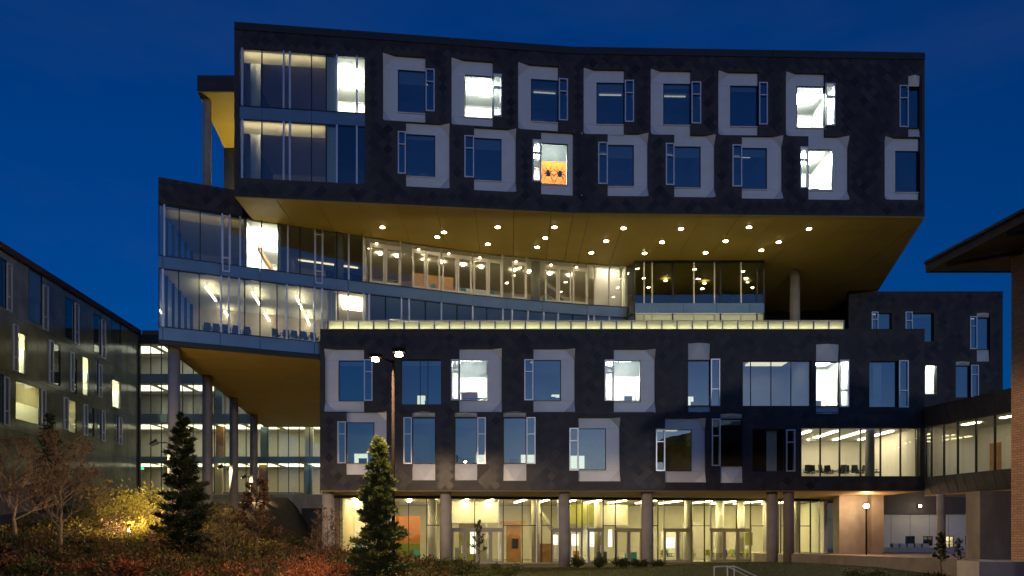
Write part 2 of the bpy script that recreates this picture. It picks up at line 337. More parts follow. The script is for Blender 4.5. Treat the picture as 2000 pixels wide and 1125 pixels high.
def window(F, wing, ops, main, slim=None, outer=None, lit='dark', mull=(), blind=0., gl='glass', panels=None, label=None, extra=None, depth=4., casement_split=.7):
    """one facade window: dark frame, main pane, side casement, faceted pale surround, sill, and the room behind it. rects in survey pixels"""
    m = F.rect(*main); d_g = -.24
    if lit in ('dark', 'grey') and gl != 'clear' and random.random() < .55: lit = 'faint'  # dim ceiling lamp added to some dark rooms to bring out faint detail
    if lit in ('dark', 'faint') and not blind and random.random() < .45: blind = random.choice((.12, .2, .3))
    fr = ring(F, MB(), m, .045, d_g + .05, d_g - .06)
    for px in mull:
        u = F.uh(px, (main[1] + main[3]) / 2)[0]; F.box(fr, u - .022, u + .022, d_g + .045, d_g - .055, m[2] + .045, m[3] - .045)
    win = fr.build('window', 'darkframe', wing)
    if label: win['label'] = label
    mb = MB(); F.box(mb, m[0] + .04, m[1] - .04, d_g + .012, d_g - .012, m[2] + .04, m[3] - .04); mb.build('pane', gl, win)
    rr = list(m)
    if slim:
        s = F.rect(*slim); s = [s[0], s[1], s[2], s[3]]
        if slim[0] < main[0]: s[1] = m[0] - .003
        else: s[0] = m[1] + .003
        c = ring(F, MB(), s, .075, .07, -.26); hs = s[2] + (s[3] - s[2]) * casement_split
        F.box(c, s[0] + .075, s[1] - .075, .06, -.2, hs - .035, hs + .035); c.build('casement_frame', 'silver', win)
        for a, b in ((s[2] + .07, hs - .03), (hs + .03, s[3] - .07)):
            mb = MB(); F.box(mb, s[0] + .07, s[1] - .07, -.03, -.05, a, b); mb.build('casement_pane', gl, win)
        ops.append(s); rr = [min(m[0], s[0]), max(m[1], s[1]), min(m[2], s[2]), max(m[3], s[3])]
    rec = -.2; P = F.w
    if outer:
        o = F.rect(*outer)
        if abs(o[0] - m[0]) < .2: o[0] = m[0]
        if abs(o[1] - m[1]) < .2: o[1] = m[1]
        ops.append(o)
        L = o[0] < m[0] - .01; Rr = o[1] > m[1] + .01
        def slab(pts, name='surround_panel'):
            # thin folded sheet, 3 cm thick
            n = len(pts); f = [P(*p) for p in pts]; b = [P(p[0], p[1] - .03, p[2]) for p in pts]
            MB().add(f + b, [tuple(range(n)), tuple(range(2 * n - 1, n - 1, -1))] + [(i, n + i, n + (i + 1) % n, (i + 1) % n) for i in range(n)]).build(name, 'panel', win)
        g = .008
        wl = (m[0] - o[0]) if L else 0; wr = (o[1] - m[1]) if Rr else 0
        tm = o[3] - m[3]; bm = m[2] - o[2]
        e = .96 * max(.3, min(max(wl, wr), tm)); eb = .96 * max(.3, min(max(wl, wr), bm))
        top = [(o[0], rec, m[3] + g), (o[1], rec, m[3] + g), (o[1], rec, o[3]), (o[0], rec, o[3])]
        bot = [(o[0], rec, o[2]), (o[1], rec, o[2]), (o[1], rec, m[2] - g), (o[0], rec, m[2] - g)]
        out_d = .10
        if L:
            slab([(o[0], rec, m[3] + g), (o[1], rec, m[3] + g), (o[1], rec, o[3]), (o[0] + e, rec, o[3]), (o[0], rec, o[3] - e * .98)] if e * .98 < tm - .02 else [(o[0] + .02, rec, m[3] + g), (o[1], rec, m[3] + g), (o[1], rec, o[3]), (o[0] + e, rec, o[3])])
            slab([(o[0], out_d, o[3]), (o[0], rec, max(o[3] - e * .98, m[3] + g)), (o[0] + e, rec, o[3])])
            slab([(o[0], rec, m[2]), (m[0] - g, rec, m[2]), (m[0] - g, rec, m[3]), (o[0], rec, m[3])])
            slab([(o[0] + eb, rec, o[2]), (o[1], rec, o[2]), (o[1], rec, m[2] - g), (o[0], rec, m[2] - g)])
            slab([(o[0], out_d, o[2]), (o[0] + eb, rec, o[2]), (o[0], rec, min(o[2] + eb, m[2] - g))])
        else:
            slab([(o[0], rec, m[3] + g), (o[1], rec, m[3] + g), (o[1] - e, rec, o[3]), (o[0], rec, o[3])])
            slab([(o[1], out_d, o[3]), (o[1] - e, rec, o[3]), (o[1], rec, max(o[3] - e * .98, m[3] + g))])
            slab([(m[1] + g, rec, m[2]), (o[1], rec, m[2]), (o[1], rec, m[3]), (m[1] + g, rec, m[3])])
            slab([(o[0], rec, o[2]), (o[1] - eb, rec, o[2]), (o[1], rec, m[2] - g), (o[0], rec, m[2] - g)])
            slab([(o[1], out_d, o[2]), (o[1], rec, min(o[2] + eb, m[2] - g)), (o[1] - eb, rec, o[2])])
        mb = MB(); F.box(mb, m[0] - .02, m[1] + .02, -.12, -.22, m[2] - .07, m[2] - .012); mb.build('sill', 'panel', win)
    for q in panels or ():
        r = F.rect(*q); r[0] = m[0]; r[1] = m[1]; up = r[2] > m[2]
        if up: r[2] = m[3] + .006
        else: r[3] = m[2] - .006
        ops.append(r); um = (r[0] + r[1]) / 2
        i, o_ = (r[2], r[3]) if up else (r[3], r[2])
        A, B, C, D, E = (r[0], rec, i), (r[1], rec, i), (r[0], -.12, o_), (r[1], -.12, o_), (um, .06, o_)
        for tri in ((A, B, E), (A, E, C), (B, D, E)):
            t = tri if not up else tri
            MB().add([P(*p) for p in t] + [P(p[0], p[1] - .03, p[2]) for p in t], [(0, 1, 2), (5, 4, 3), (0, 3, 4, 1), (1, 4, 5, 2), (2, 5, 3, 0)]).build('surround_panel', 'panel', win)
    ops.append(m)
    T = dict(bright=('white', 'lamp_hot'), lit=('white', 'lamp_office'), dim=('beige', 'lamp_dim'), dark=('darkroom', None), grey=('greywall', None), warm=('beige', 'lamp_warm'), olive=('olive', 'lamp_dim'), faint=('greywall', 'lamp_fill'))[lit]
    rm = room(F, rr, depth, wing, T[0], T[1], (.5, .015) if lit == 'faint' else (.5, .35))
    if blind:
        hb = m[3] - (m[3] - m[2]) * blind
        mb = sheet(F, m[0] + .05, m[1] - .05, d_g - .1, hb, m[3] - .04); mb.build('roller_blind', 'blind', win)
    if extra: extra(F, m, win, rm)
    elif lit in ('faint', 'grey'): desk_things(F, m, rm, d=-1.0)
    return win, m, rm

# ------------------------------------------------------------------ terrain
def sstep(a, b, x):
    t = min(1, max(0, (x - a) / (b - a))); return t * t * (3 - 2 * t)
def ground_h(x, y):
    k = min(13, max(0, (y - 48) * .75)); left = sstep(-7 - k, -23 - k * .18, x)
    z = left * (.75 + max(0, y - 31) * .105) * sstep(20, 34, y)
    z += .62 * math.exp(-((x - 14) / 8) ** 2 - ((y - 43) / 4.0) ** 2)          # grassy berm before the lobby
    z += .35 * math.exp(-((x + 9) / 4) ** 2 - ((y - 42) / 5) ** 2)
    if y < 46 and x < 6: z += .10 * math.sin(x * .9 + 1) * math.sin(y * .7) * left
    if y > 88: z += min(6, (y - 88) * .05) * left
    return z
def build_ground():
    xs = np.concatenate([[-3000, -800, -250, -120, -80], np.arange(-60, 60.1, 1.0), [80, 120, 250, 800, 3000]])
    ys = np.concatenate([[-800, -150, -40], np.arange(0, 100.1, 1.0), [120, 160, 260, 600, 1500, 4000]])
    mb = MB(); nx = len(xs)
    for y in ys:
        for x in xs: mb.v.append((float(x), float(y), ground_h(float(x), float(y)) - .02))
    for j in range(len(ys) - 1):
        for i in range(nx - 1): a = j * nx + i; mb.f.append((a, a + 1, a + nx + 1, a + nx))
    o = mb.build('ground', 'soil', smooth=True); o['kind'] = 'structure'
    return o
build_ground()

# ------------------------------------------------------------------ key plan points (metres; eye at origin)
UL, UB, UR = (-17.0, 47.0), (3.95, 49.4), (26.87, 50.0)      # upper wing front line
HU0, HU1 = 20.8, 31.35                                         # upper wing soffit / roof, above the eye
YL, XL0, XL1 = 51.5, -12.87, 27.67                             # lower wing front
HL0, HL1 = 3.05, 13.82
GP = [(-22.1, 48.0), (-19.8, 49.0), (-17.5, 50.0), (-15.5, 50.9), (-13.3, 51.8), (-10.25, 53.05), (-7.25, 54.25), (-5, 55.15), (-2.84, 55.95), (-.6, 56.65), (1.53, 57.25), (5.8, 58.35), (8.88, 58.9)]
GB = [(8.88, 58.9), (9.25, 57.85), (18.97, 57.85)]            # projecting glass box on the terrace
HG = dict(bot=12.26, s0=13.1, mid0=16.75, mid1=17.55, top=20.78, roof=22.4)

# ================================================================== UPPER WING
upper = empty('upper_office_wing', (0, 49, HU0 + ZC)); upper.location = (0, 0, 0)
tag(upper, 'dark shingled top block with two rows of pale framed windows over gold soffit', 'building wing')
FA, FB = Frame(UL, UB), Frame(UB, UR)
opsA, opsB = [], []
Urows = [
 # main, slim, outer, lit, blind
 ((777,134,831,217),(833,135,849,218),(748,108,832,237),'dark',0), ((908,144,963,227),(964,145,980,228),(882,117,963,245),'bright',.06),
 ((1038,152,1091,235),(1093,154,1109,236),(1012,126,1092,254),'dark',0), ((1166,158,1220,240),(1222,157,1238,239),(1140,135,1221,262),'dark',0),
 ((1297,160,1350,241),(1352,160,1369,242),(1271,137,1352,263),'grey',.1), ((1428,164,1482,244),(1483,161,1499,244),(1403,140,1483,264),'dark',0),
 ((1558,165,1612,247),(1614,163,1631,246),(1535,142,1614,266),'bright',.16),
 ((793,260,850,342),(777,257,792,340),(793,240,878,366),'grey',.1), ((926,267,980,350),(907,265,925,347),(925,250,1008,373),'grey',.25),
 ((1057,277,1110,358),(1040,273,1056,355),(1056,258,1137,381),'lit',.42), ((1187,280,1239,361),(1168,278,1186,360),(1186,260,1266,383),'dark',.3),
 ((1317,283,1370,364),(1300,280,1316,362),(1317,263,1397,385),'grey',.25), ((1449,286,1500,367),(1430,283,1448,365),(1448,265,1529,388),'grey',.2),
 ((1579,289,1629,369),(1562,287,1578,368),(1579,266,1658,390),'bright',0)]
def spiders(F, m, win, rm):
    h1 = m[2] + (m[3] - m[2]) * .58
    mb = sheet(F, m[0] + .06, m[1] - .06, -.345, m[2] + .06, h1); mb.build('orange_cloth', 'orangecloth', win)
    for k in (.29, .72):
        c = m[0] + (m[1] - m[0]) * k; hc = (m[2] + h1) / 2; mb = MB(); P = F.w
        mb.quad(*[P(c + .13 * math.cos(t), -.325, hc - .05 + .17 * math.sin(t)) for t in [i * math.pi / 6 for i in range(12)]])
        mb.quad(*[P(c + .08 * math.cos(t), -.326, hc + .14 + .09 * math.sin(t)) for t in [i * math.pi / 5 for i in range(10)]])
        for sgn in (-1, 1):
            for i in range(4):
                a = R(60 - i * 38); x1, y1 = c + sgn * .3 * math.cos(a), hc + .05 + .32 * math.sin(a)
                x2, y2 = c + sgn * (.42 + .02 * i) * math.cos(a * .9), hc + .05 + .58 * math.sin(a) - (.12 if i > 1 else -.02)
                mb.tube(P(c, -.33, hc + .05), P(x1, -.33, y1), .035, .03, 4); mb.tube(P(x1, -.33, y1), P(x2, -.33, y2), .03, .018, 4)
        mb.build('spider_print', 'black', win)
def office(F, m, win, rm): desk_things(F, m, rm)
for main, slim, outer, lit, bl in Urows:
    F, ops = (FA, opsA) if main[0] < 1115 else (FB, opsB)
    ex = spiders if main[0] == 1057 else (office if lit == 'bright' else None)
    lab = 'lit window with an orange spider cloth hung across it' if main[0] == 1057 else ('brightly lit window' if lit == 'bright' else None)
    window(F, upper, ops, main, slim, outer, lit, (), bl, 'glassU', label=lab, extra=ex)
# corner windows at the far end
c1, m1, _ = window(FB, upper, opsB, (1774,169,1800,249), (1756,167,1773,249), None, 'grey', panels=[(1774,147,1800,168), (1774,250,1800,267)], gl='glassU')
window(FB, upper, opsB, (1752,292,1797,373), None, (1728,268,1797,390), 'grey', gl='glassU')
# tall corner glazing at the other end
def curtain_bay(F, wing, ops, x0, x1, y0a, y0b, y1a, y1b, cuts, silver, lit):
    u0, u1 = F.uh(x0, 150)[0], F.uh(x1, 150)[0]
    h1 = F.uh(x0, y0a)[1]; h0 = F.uh(x0, y1a)[1]
    return [max(u0, .08), u1, h0, h1]
bays = []
for (ya, yb, lits) in ((93, 205, ('warm2', 'bright')), (232, 347, ('warm2', 'dark'))):
    r = curtain_bay(FA, upper, opsA, 462, 713, ya, 0, yb, 0, None, None, None); bays.append(r); opsA.append(r)
opsA.append([bays[0][0], bays[0][1], bays[1][3], bays[0][2]])   # spandrel zone between the bays
sp = MB(); hs0, hs1 = bays[1][3], bays[0][2]
cuts = [462, 511, 608, 713]
for a, b in zip(cuts[:-1], cuts[1:]):
    ua, ub = max(FA.uh(a, 220)[0], .08), FA.uh(b, 220)[0]
    mb = MB(); FA.box(mb, ua + .012, ub - .012, -.06, -.12, hs0, hs1); mb.build('spandrel_panel', 'spandrel', upper)
mcut = [(462, 0), (473, 1), (511, 0), (554, 1), (566, 1), (608, 0), (637, 0), (658, 1), (697, 1), (713, 0)]
for bi, r in enumerate(bays):
    us = [max(FA.uh(x, 150)[0], .08) for x, _ in mcut]
    for i in range(len(us) - 1):
        mb = MB(); FA.box(mb, us[i] + .02, us[i + 1] - .02, -.08, -.10, r[2], r[3]); mb.build('glass_pane', 'gglass', upper)
    for (x, sv), u in zip(mcut, us):
        mb = MB(); t = .05 if sv else .03; FA.box(mb, u - t, u + t, .04 if sv else -.05, -.16, r[2], r[3]); mb.build('mullion', 'silver' if sv else 'darkframe', upper)
    mb = MB(); FA.box(mb, us[0], us[-1], -.05, -.14, r[2] - .05, r[2] + .03); FA.box(mb, us[0], us[-1], -.05, -.14, r[3] - .03, r[3] + .05); mb.build('transom', 'darkframe', upper)
    uw = us[6]
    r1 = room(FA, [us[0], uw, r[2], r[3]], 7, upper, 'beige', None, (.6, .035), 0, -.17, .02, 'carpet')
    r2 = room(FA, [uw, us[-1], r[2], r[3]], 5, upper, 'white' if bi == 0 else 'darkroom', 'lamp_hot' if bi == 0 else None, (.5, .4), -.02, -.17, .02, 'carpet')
    # column just inside the glass and a sofa-height cabinet run
    p = FA.w(us[2] - .55, -.9, 0); MB().cyl(p[0], p[1], .3, r[2] + ZC, r[3] + ZC).build('column', 'white', upper, True)
    mb = MB(); FA.box(mb, us[2], us[5] + .3, -2.2, -2.8, r[2] + .02, r[2] + .75); mb.build('cabinet_row', 'chairgrey', r1)
    mb = sheet(FA, us[0] + .1, us[6] - .1, -.32, r[3] - .72, r[3] - .03); mb.build('roller_blind', 'blindw', r1)
    mb = MB(); FA.box(mb, us[1], us[6] - .2, -.55, -.63, r[3] - .06, r[3] - .02); mb.build('ceiling_light', 'lamp_line', r1)
    mb = MB(); FA.box(mb, us[6] + .02, us[7] - .05, -.3, -.36, r[2], r[3]); mb.build('curtain', 'curtain', r2)
u_b = FA.len
rA = [0, FA.len, HU0, HU1]; rB = [0, FB.len, HU0, HU1]
wall_with_openings(FA, rA, opsA, .35, 'front_wall', 'clad', upper)
wall_with_openings(FB, rB, opsB, .35, 'front_wall', 'clad', upper)
shingles(FA, rA, opsA, upper); shingles(FB, rB, opsB, upper)
def plain_walls(pts, h0, h1, parent, m='clad', name='side_wall', t=.3):
    for a, b in zip(pts[:-1], pts[1:]):
        F = Frame(a, b); mb = MB(); F.box(mb, .004, F.len - .004, 0, -t, h0, h1); mb.build(name, m, parent)
UBR, UBL = (32.6, 71.0), (-17.6, 71.0)
plain_walls([(UR[0] + .004, UR[1] + .01), UBR, UBL, (UL[0] - .004, UL[1] + .01)], HU0, HU1, upper)
MB().prism([(UL[0] + .3, UL[1] + .5), (UB[0], UB[1] + .4), (UR[0] - .3, UR[1] + .4), (32.1, 70.6), (-17.1, 70.6)], HU1 + ZC - .9, HU1 + ZC - .6).build('roof', 'coping', upper)
# coping in lengths with open joints
for F, cuts in ((FA, (0, 6.6, 13.3, FA.len)), (FB, (0, 5.2, 12.9, FB.len))):
    for a, b in zip(cuts[:-1], cuts[1:]):
        mb = MB(); F.box(mb, a + .015, b - .015, .07, -.4, HU1 + .002, HU1 + .09); F.box(mb, a + .015, b - .015, .07, .035, HU1 - .36, HU1 + .002); mb.build('coping', 'coping', upper)
# soffit in strips
def f_front(x): return UL[1] + (UB[1] - UL[1]) * (x - UL[0]) / (UB[0] - UL[0]) if x < UB[0] else UB[1] + (UR[1] - UB[1]) * (x - UB[0]) / (UR[0] - UB[0])
def right_y(x): return UR[1] + (UBR[1] - UR[1]) * (x - UR[0]) / (UBR[0] - UR[0])
xs = [UL[0] + .02]
while xs[-1] < 32: xs.append(min(32.5, xs[-1] + 2.44))
xs = sorted(set(xs + [UB[0], UR[0]]))
for a, b in zip(xs[:-1], xs[1:]):
    if b - a < .05: continue
    a2, b2 = a + .012, b - .012
    ya = (f_front(a2) if a2 <= UR[0] else right_y(a2)) + .02; yb = (f_front(b2) if b2 <= UR[0] else right_y(b2)) + .02
    ym = [40, 58.4, 64.7, 70.98]
    for k in range(3):
        y0, y1 = ym[k] + .01, ym[k + 1] - .01; poly = [(a2, y0), (b2, y0), (b2, y1), (a2, y1)]; out = []
        gap = lambda p: p[1] - (ya + (yb - ya) * (p[0] - a2) / (b2 - a2))
        for i in range(4):      # keep only what lies behind the front edge
            p, q = poly[i], poly[(i + 1) % 4]; gp, gq = gap(p), gap(q)
            if gp >= 0: out.append(p)
            if gp * gq < 0: t = gp / (gp - gq); out.append((p[0] + (q[0] - p[0]) * t, p[1] + (q[1] - p[1]) * t))
        if len(out) > 2: MB().prism(out, HU0 + ZC - .06, HU0 + ZC - .004).build('soffit_panel', 'soffit', upper)
for px, py in [(747,443),(867,453),(854,462),(972,443),(953,476),(1083,443),(1065,464),(1049,482),(1218,445),(1184,470),(1155,493),(1330,446),(1293,472),(1259,494),(1463,443),(1417,470),(1378,493),(1580,446),(1521,472),(1487,488)]:
    x, y, z = on_level(px, py, HU0 - .06)
    tr = MB(); tr.cyl(x, y, .21, z - .035, z - .002, 20); t = tr.build('downlight', 'silver', upper)
    MB().cyl(x, y, .15, z - .05, z - .036, 16).build('lens', 'lamp_down', t)
# rear loggia roof with a column on the podium roof
lg = [(-21.4, 52.2), (-17.3, 52.2), (-17.3, 59.7), (-22.4, 59.7)]
MB().prism(lg, 30.26 + ZC, 31.32 + ZC).build('loggia_roof', 'clad', upper)
MB().prism([(-21.38, 52.23), (-17.3, 52.23), (-17.3, 59.7), (-22.38, 59.7)], 30.18 + ZC, 30.25 + ZC).build('soffit_panel', 'soffit', upper)
MB().cyl(-21.12, 53.2, .28, 22.42 + ZC, 30.2 + ZC, 24).build('column', 'concrete', upper, True)
MB().box(-22.4, -17.4, 59.72, 60.1, 22.4 + ZC, 30.2 + ZC).build('side_wall', 'clad', upper)
lt_ = MB(); lt_.box(-19.6, -19.2, 59.4, 59.7, 24.2 + ZC, 24.5 + ZC); lt_ = lt_.build('wall_light', 'darkframe', upper)
MB().box(-19.55, -19.25, 59.38, 59.6, 24.505 + ZC, 24.53 + ZC).build('lens', 'lamp_warm', lt_)
_l = bpy.data.lights.new('wall_light_beam', 'POINT'); _l.energy = 900; _l.color = (1, .82, .4); _l.shadow_soft_size = .2
_o = bpy.data.objects.new('wall_light_beam', _l); COL.objects.link(_o); _o.parent = upper; _o.location = (-19.4, 58.6, 25.2 + ZC)
# columns carrying the soffit on the terrace
for x, y in ((22.1, 60.0), (14.2, 66.8)):
    MB().cyl(x, y, .38, HL1 + ZC - .1, HU0 + ZC - .05, 28).build('column', 'concrete', upper, True)

# ================================================================== PODIUM (curved glass storeys)
podium = tag(empty('glass_podium_wing'), 'two curved glass storeys with grey bands wedged under the dark top block', 'building wing')
def gpoint(px, poly=GP):
    a = (px - CX) / FPX
    best = None
    for p, q in zip(poly[:-1], poly[1:]):
        # p + t(q-p) = s(a,1)
        dx, dy = q[0] - p[0], q[1] - p[1]; den = dx - a * dy
        if abs(den) < 1e-9: continue
        t = (a * p[1] - p[0]) / den
        if -1e-6 <= t <= 1 + 1e-6: return (p[0] + dx * t, p[1] + dy * t)
    e = poly[0] if px < 1000 * 0 + 700 else poly[-1]
    return e
def seg_box(p, q, h0, h1, d0, d1, name, m, parent, g0=0., g1=0., **kw):
    F = Frame(p, q); mb = MB(); F.box(mb, g0, F.len - g1, d0, d1, h0, h1); return mb.build(name, m, parent, **kw)
def mull_at(p, F, h0, h1, silver, parent, w=.045):
    mb = MB(); u = (Vector(p) - F.o).dot(F.d); F.box(mb, u - w, u + w, .06 if silver else .03, -.14, h0, h1); mb.build('mullion', 'silver' if silver else 'darkframe', parent)
up_cuts = [(310.4,0),(321,1),(350,0),(391,0),(434,1),(449,1),(469,1),(481,0),(511,0),(543,0),(562,1),(586,0),(615,1),(630,1),(658,0),(681,1),(710,2)]
lo_cuts = [(310.4,0),(318,1),(349,0),(389,0),(432,1),(447,1),(467,1),(478,0),(508,0),(541,0),(560,1),(586,0),(614,1),(629,1),(660,0),(680,1),(710,1),(721,1),(753,0),(784,1),(799,1),(831,0),(862,1),(893,0),(923,1),(951,0),(982,1),(1000,1),(1031,1),(1062,1),(1090,1),(1119,0),(1149,1),(1160,1),(1190,1),(1224.5,0)]
sp_cuts = [310.4,318,430,508,614,680,785,862,924,990,1060,1147,1225]
def glazing(cuts, h0, h1, parent, gm='gglass', poly=GP):
    pts = [gpoint(c[0], poly) for c in cuts]
    for i in range(len(pts) - 1):
        if (Vector(pts[i + 1]) - Vector(pts[i])).length < .06: continue
        seg_box(pts[i], pts[i + 1], h0 + .02, h1 - .02, -.03, -.05, 'glass_pane', gm, parent, .03, .03)
        F = Frame(pts[i], pts[i + 1])
        mull_at(pts[i], F, h0, h1, cuts[i][1] == 1, parent, .032 if cuts[i][1] == 0 else .05)
    F = Frame(pts[-2], pts[-1]); mull_at(pts[-1], F, h0, h1, cuts[-1][1] == 1, parent)
    return pts
glazing(up_cuts, HG['mid1'], HG['top'], podium)
glazing(lo_cuts, HG['s0'], HG['mid0'], podium)
for k, (h0, h1) in enumerate(((HG['mid0'], HG['mid1']), (HG['bot'], HG['s0']))):
    for a, b in zip(sp_cuts[:-1], sp_cuts[1:]):
        if k == 1 and a > 620: continue
        P0, P1 = gpoint(a), gpoint(b)
        # follow the curve inside each panel
        xs_ = [P0] + [g for g in GP if P0[0] + .3 < g[0] < P1[0] - .3] + [P1]
        mb = MB()
        for j in range(len(xs_) - 1):
            F = Frame(xs_[j], xs_[j + 1]); F.box(mb, .015 if j == 0 else 0, F.len - (.015 if j == len(xs_) - 2 else 0), .02, -.1, h0 + .03, h1 - .03)
        mb.build('spandrel_panel', 'spandrel', podium)
def curve_strip(x0, x1, h0, h1, d0, d1, name, m):
    P0, P1 = gpoint(x0), gpoint(x1); xs_ = [P0] + [g for g in GP if P0[0] + .05 < g[0] < P1[0] - .05] + [P1]; mb = MB()
    for j in range(len(xs_) - 1):
        F = Frame(xs_[j], xs_[j + 1]); F.box(mb, 0, F.len, d0, d1, h0, h1)
    return mb.build(name, m, podium)
for h in (HG['mid1'], HG['mid0'], HG['s0'], HG['top']): curve_strip(310.4, 1225, h - .035, h + .035, .03, -.12, 'transom', 'darkframe')
curve_strip(310.4, 640, HG['bot'] - .28, HG['bot'], .05, -.3, 'edge_beam', 'darkframe')
# casement outlines
def casement(x0, x1, h0, h1):
    a, b = gpoint(x0), gpoint(x1); F = Frame(a, b); mb = ring(F, MB(), [0, F.len, h0, h1], .07, .08, -.1); hs = h0 + (h1 - h0) * .25
    F.box(mb, .07, F.len - .07, .07, -.1, hs - .04, hs + .04); mb.build('casement_frame', 'silver', podium)
casement(434, 449, HG['mid1'] - .5, HG['top'] - .1); casement(615, 630, HG['mid1'] - .5, HG['top'] - .4)
# roof fascia
def offset_poly(dx, dy): return [(x + dx, y + dy) for x, y in GP]
seg_box(GP[0], GP[2], HG['top'] + .04, HG['roof'], .12, -.2, 'roof_fascia', 'clad', podium)
shingles(Frame(GP[0], (GP[2][0], GP[2][1])), [0, Frame(GP[0], GP[2]).len, HG['top'] + .04, HG['roof']], [], podium)
for o in list(podium.children):
    if o.name.startswith('shingle'): o.location = Vector((Frame(GP[0], GP[2]).n.x, Frame(GP[0], GP[2]).n.y, 0)) * .12
MB().prism([GP[0], (GP[2][0], GP[2][1]), (-17.6, 71), (-27.0, 85.4)], HG['top'] + .1 + ZC, HG['roof'] - .12 + ZC).build('roof', 'coping', podium)
FS = Frame((-27.6, 85.4), (GP[0][0], GP[0][1] + .02)); ue = FS.len; u9 = ue - 9.0
mb = MB(); FS.box(mb, 0, u9, 0, -.3, HG['bot'], HG['roof']); mb.build('side_wall', 'clad', podium)
mb = MB(); FS.box(mb, u9, ue, .02, -.3, HG['top'] + .04, HG['roof']); mb.build('roof_fascia', 'clad', podium)
for h0, h1 in ((HG['mid0'], HG['mid1']), (HG['bot'], HG['s0'])):
    mb = MB(); FS.box(mb, u9 + .02, ue - .1, .02, -.1, h0 + .03, h1 - .03); mb.build('spandrel_panel', 'spandrel', podium)
for k in range(6):
    a, b = u9 + k * 1.5, u9 + (k + 1) * 1.5
    for h0, h1 in ((HG['mid1'], HG['top']), (HG['s0'], HG['mid0'])):
        mb = MB(); FS.box(mb, a + .03, b - .03, -.03, -.05, h0, h1); mb.build('glass_pane', 'gglass', podium)
        mb = MB(); FS.box(mb, a - .03, a + .03, .03, -.14, h0, h1); mb.build('mullion', 'darkframe', podium)
# slabs, interior
back = [(x - 1.2, y + 8.0) for x, y in GP]
inner = [(x - .02, y + .14) for x, y in GP]
body = inner + [(13, 68), (-26, 68)]
MB().prism(inner + back[::-1], HG['mid0'] + .1 + ZC, HG['mid1'] - .06 + ZC).build('floor_slab', 'floor', podium)
MB().prism(inner + back[::-1], HG['mid0'] + .0 + ZC, HG['mid0'] + .08 + ZC).build('ceiling', 'ceil', podium)
MB().prism(inner + back[::-1], HG['s0'] - .3 + ZC, HG['s0'] - .04 + ZC).build('floor_slab', 'carpet', podium)
MB().prism(inner + back[::-1], HG['top'] - .12 + ZC, HG['top'] - .07 + ZC).build('ceiling', 'ceil', podium)
def back_strip(i0, i1, h0, h1, m, off=0):
    mb = MB()
    for j in range(i0, i1):
        F = Frame(back[j], back[j + 1]); F.box(mb, 0, F.len, 0 + off, -.15 + off, h0, h1)
    return mb.build('back_wall', m, podium)
def cross_wall(px, h0, h1, m, t=.08, dy=8.0):
    p = gpoint(px); q = (p[0] - 1.2 * dy / 8, p[1] + dy); F = Frame((p[0] - .02, p[1] + .16), q); mb = MB(); F.box(mb, 0, F.len, t, -t, h0, h1); mb.build('partition_wall', m, podium)
hb, ht, lb, lt = HG['mid1'] - .06, HG['top'] - .1, HG['s0'] - .04, HG['mid0']
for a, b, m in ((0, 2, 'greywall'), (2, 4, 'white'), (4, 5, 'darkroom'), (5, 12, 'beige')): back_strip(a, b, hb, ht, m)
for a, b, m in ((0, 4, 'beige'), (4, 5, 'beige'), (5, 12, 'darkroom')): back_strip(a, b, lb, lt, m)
for px, m in ((478, 'greywall'), (545, 'white'), (709, 'greywall'), (1224.8, 'white')): cross_wall(px, hb, ht, m)
for px, m in ((645, 'beige'), (716, 'beige'), (1224.8, 'greywall')): cross_wall(px, lb, lt, m)
def ceil_lamp(x0, x1, dy0, dy1, h, m, name='ceiling_light', parent=None):
    p, q = gpoint(x0), gpoint(x1)
    MB().prism([(p[0] - .15 * dy0, p[1] + dy0), (q[0] - .15 * dy0, q[1] + dy0), (q[0] - .15 * dy1, q[1] + dy1), (p[0] - .15 * dy1, p[1] + dy1)], h + ZC - .06, h + ZC).build(name, m, parent or podium)
ceil_lamp(490, 535, 1.2, 5, ht - .04, 'lamp_hot')
curve_strip(324, 468, HG['top'] - .7, HG['top'] - .1, -.31, -.312, 'roller_blind', 'blindw')
ceil_lamp(330, 462, .62, .7, ht - .04, 'lamp_line'); ceil_lamp(560, 690, 6.2, 6.35, ht - .04, 'lamp_dim'); ceil_lamp(760, 1200, 5.6, 5.7, lt - .03, 'lamp_dim')
for a in (738, 772, 832, 866, 908, 945, 1012, 1042, 1085, 1125, 1180, 1205): ceil_lamp(a, a + 5, 2.4, 2.75, ht - .04, 'lamp_lounge')
for (xa, ya), (xb, yb) in (((402,560),(422,587)), ((493,570),(507,594)), ((579,578),(590,603)), ((438,607),(456,628)), ((517,612),(531,632)), ((597,615),(605,635))):
    p, q = on_level(xa, ya, 16.35), on_level(xb, yb, 16.35); F = Frame(p[:2], q[:2]); mb = MB(); F.box(mb, 0, F.len, .045, -.045, 16.28, 16.35); mb.build('linear_light', 'lamp_bar', podium)
    mb = MB(); F.box(mb, .3, .34, .02, -.02, 16.35, lt); F.box(mb, F.len - .34, F.len - .3, .02, -.02, 16.35, lt); mb.build('hanger', 'silver', podium)
ceil_lamp(662, 700, 1, 4, lt - .03, 'lamp_warm')
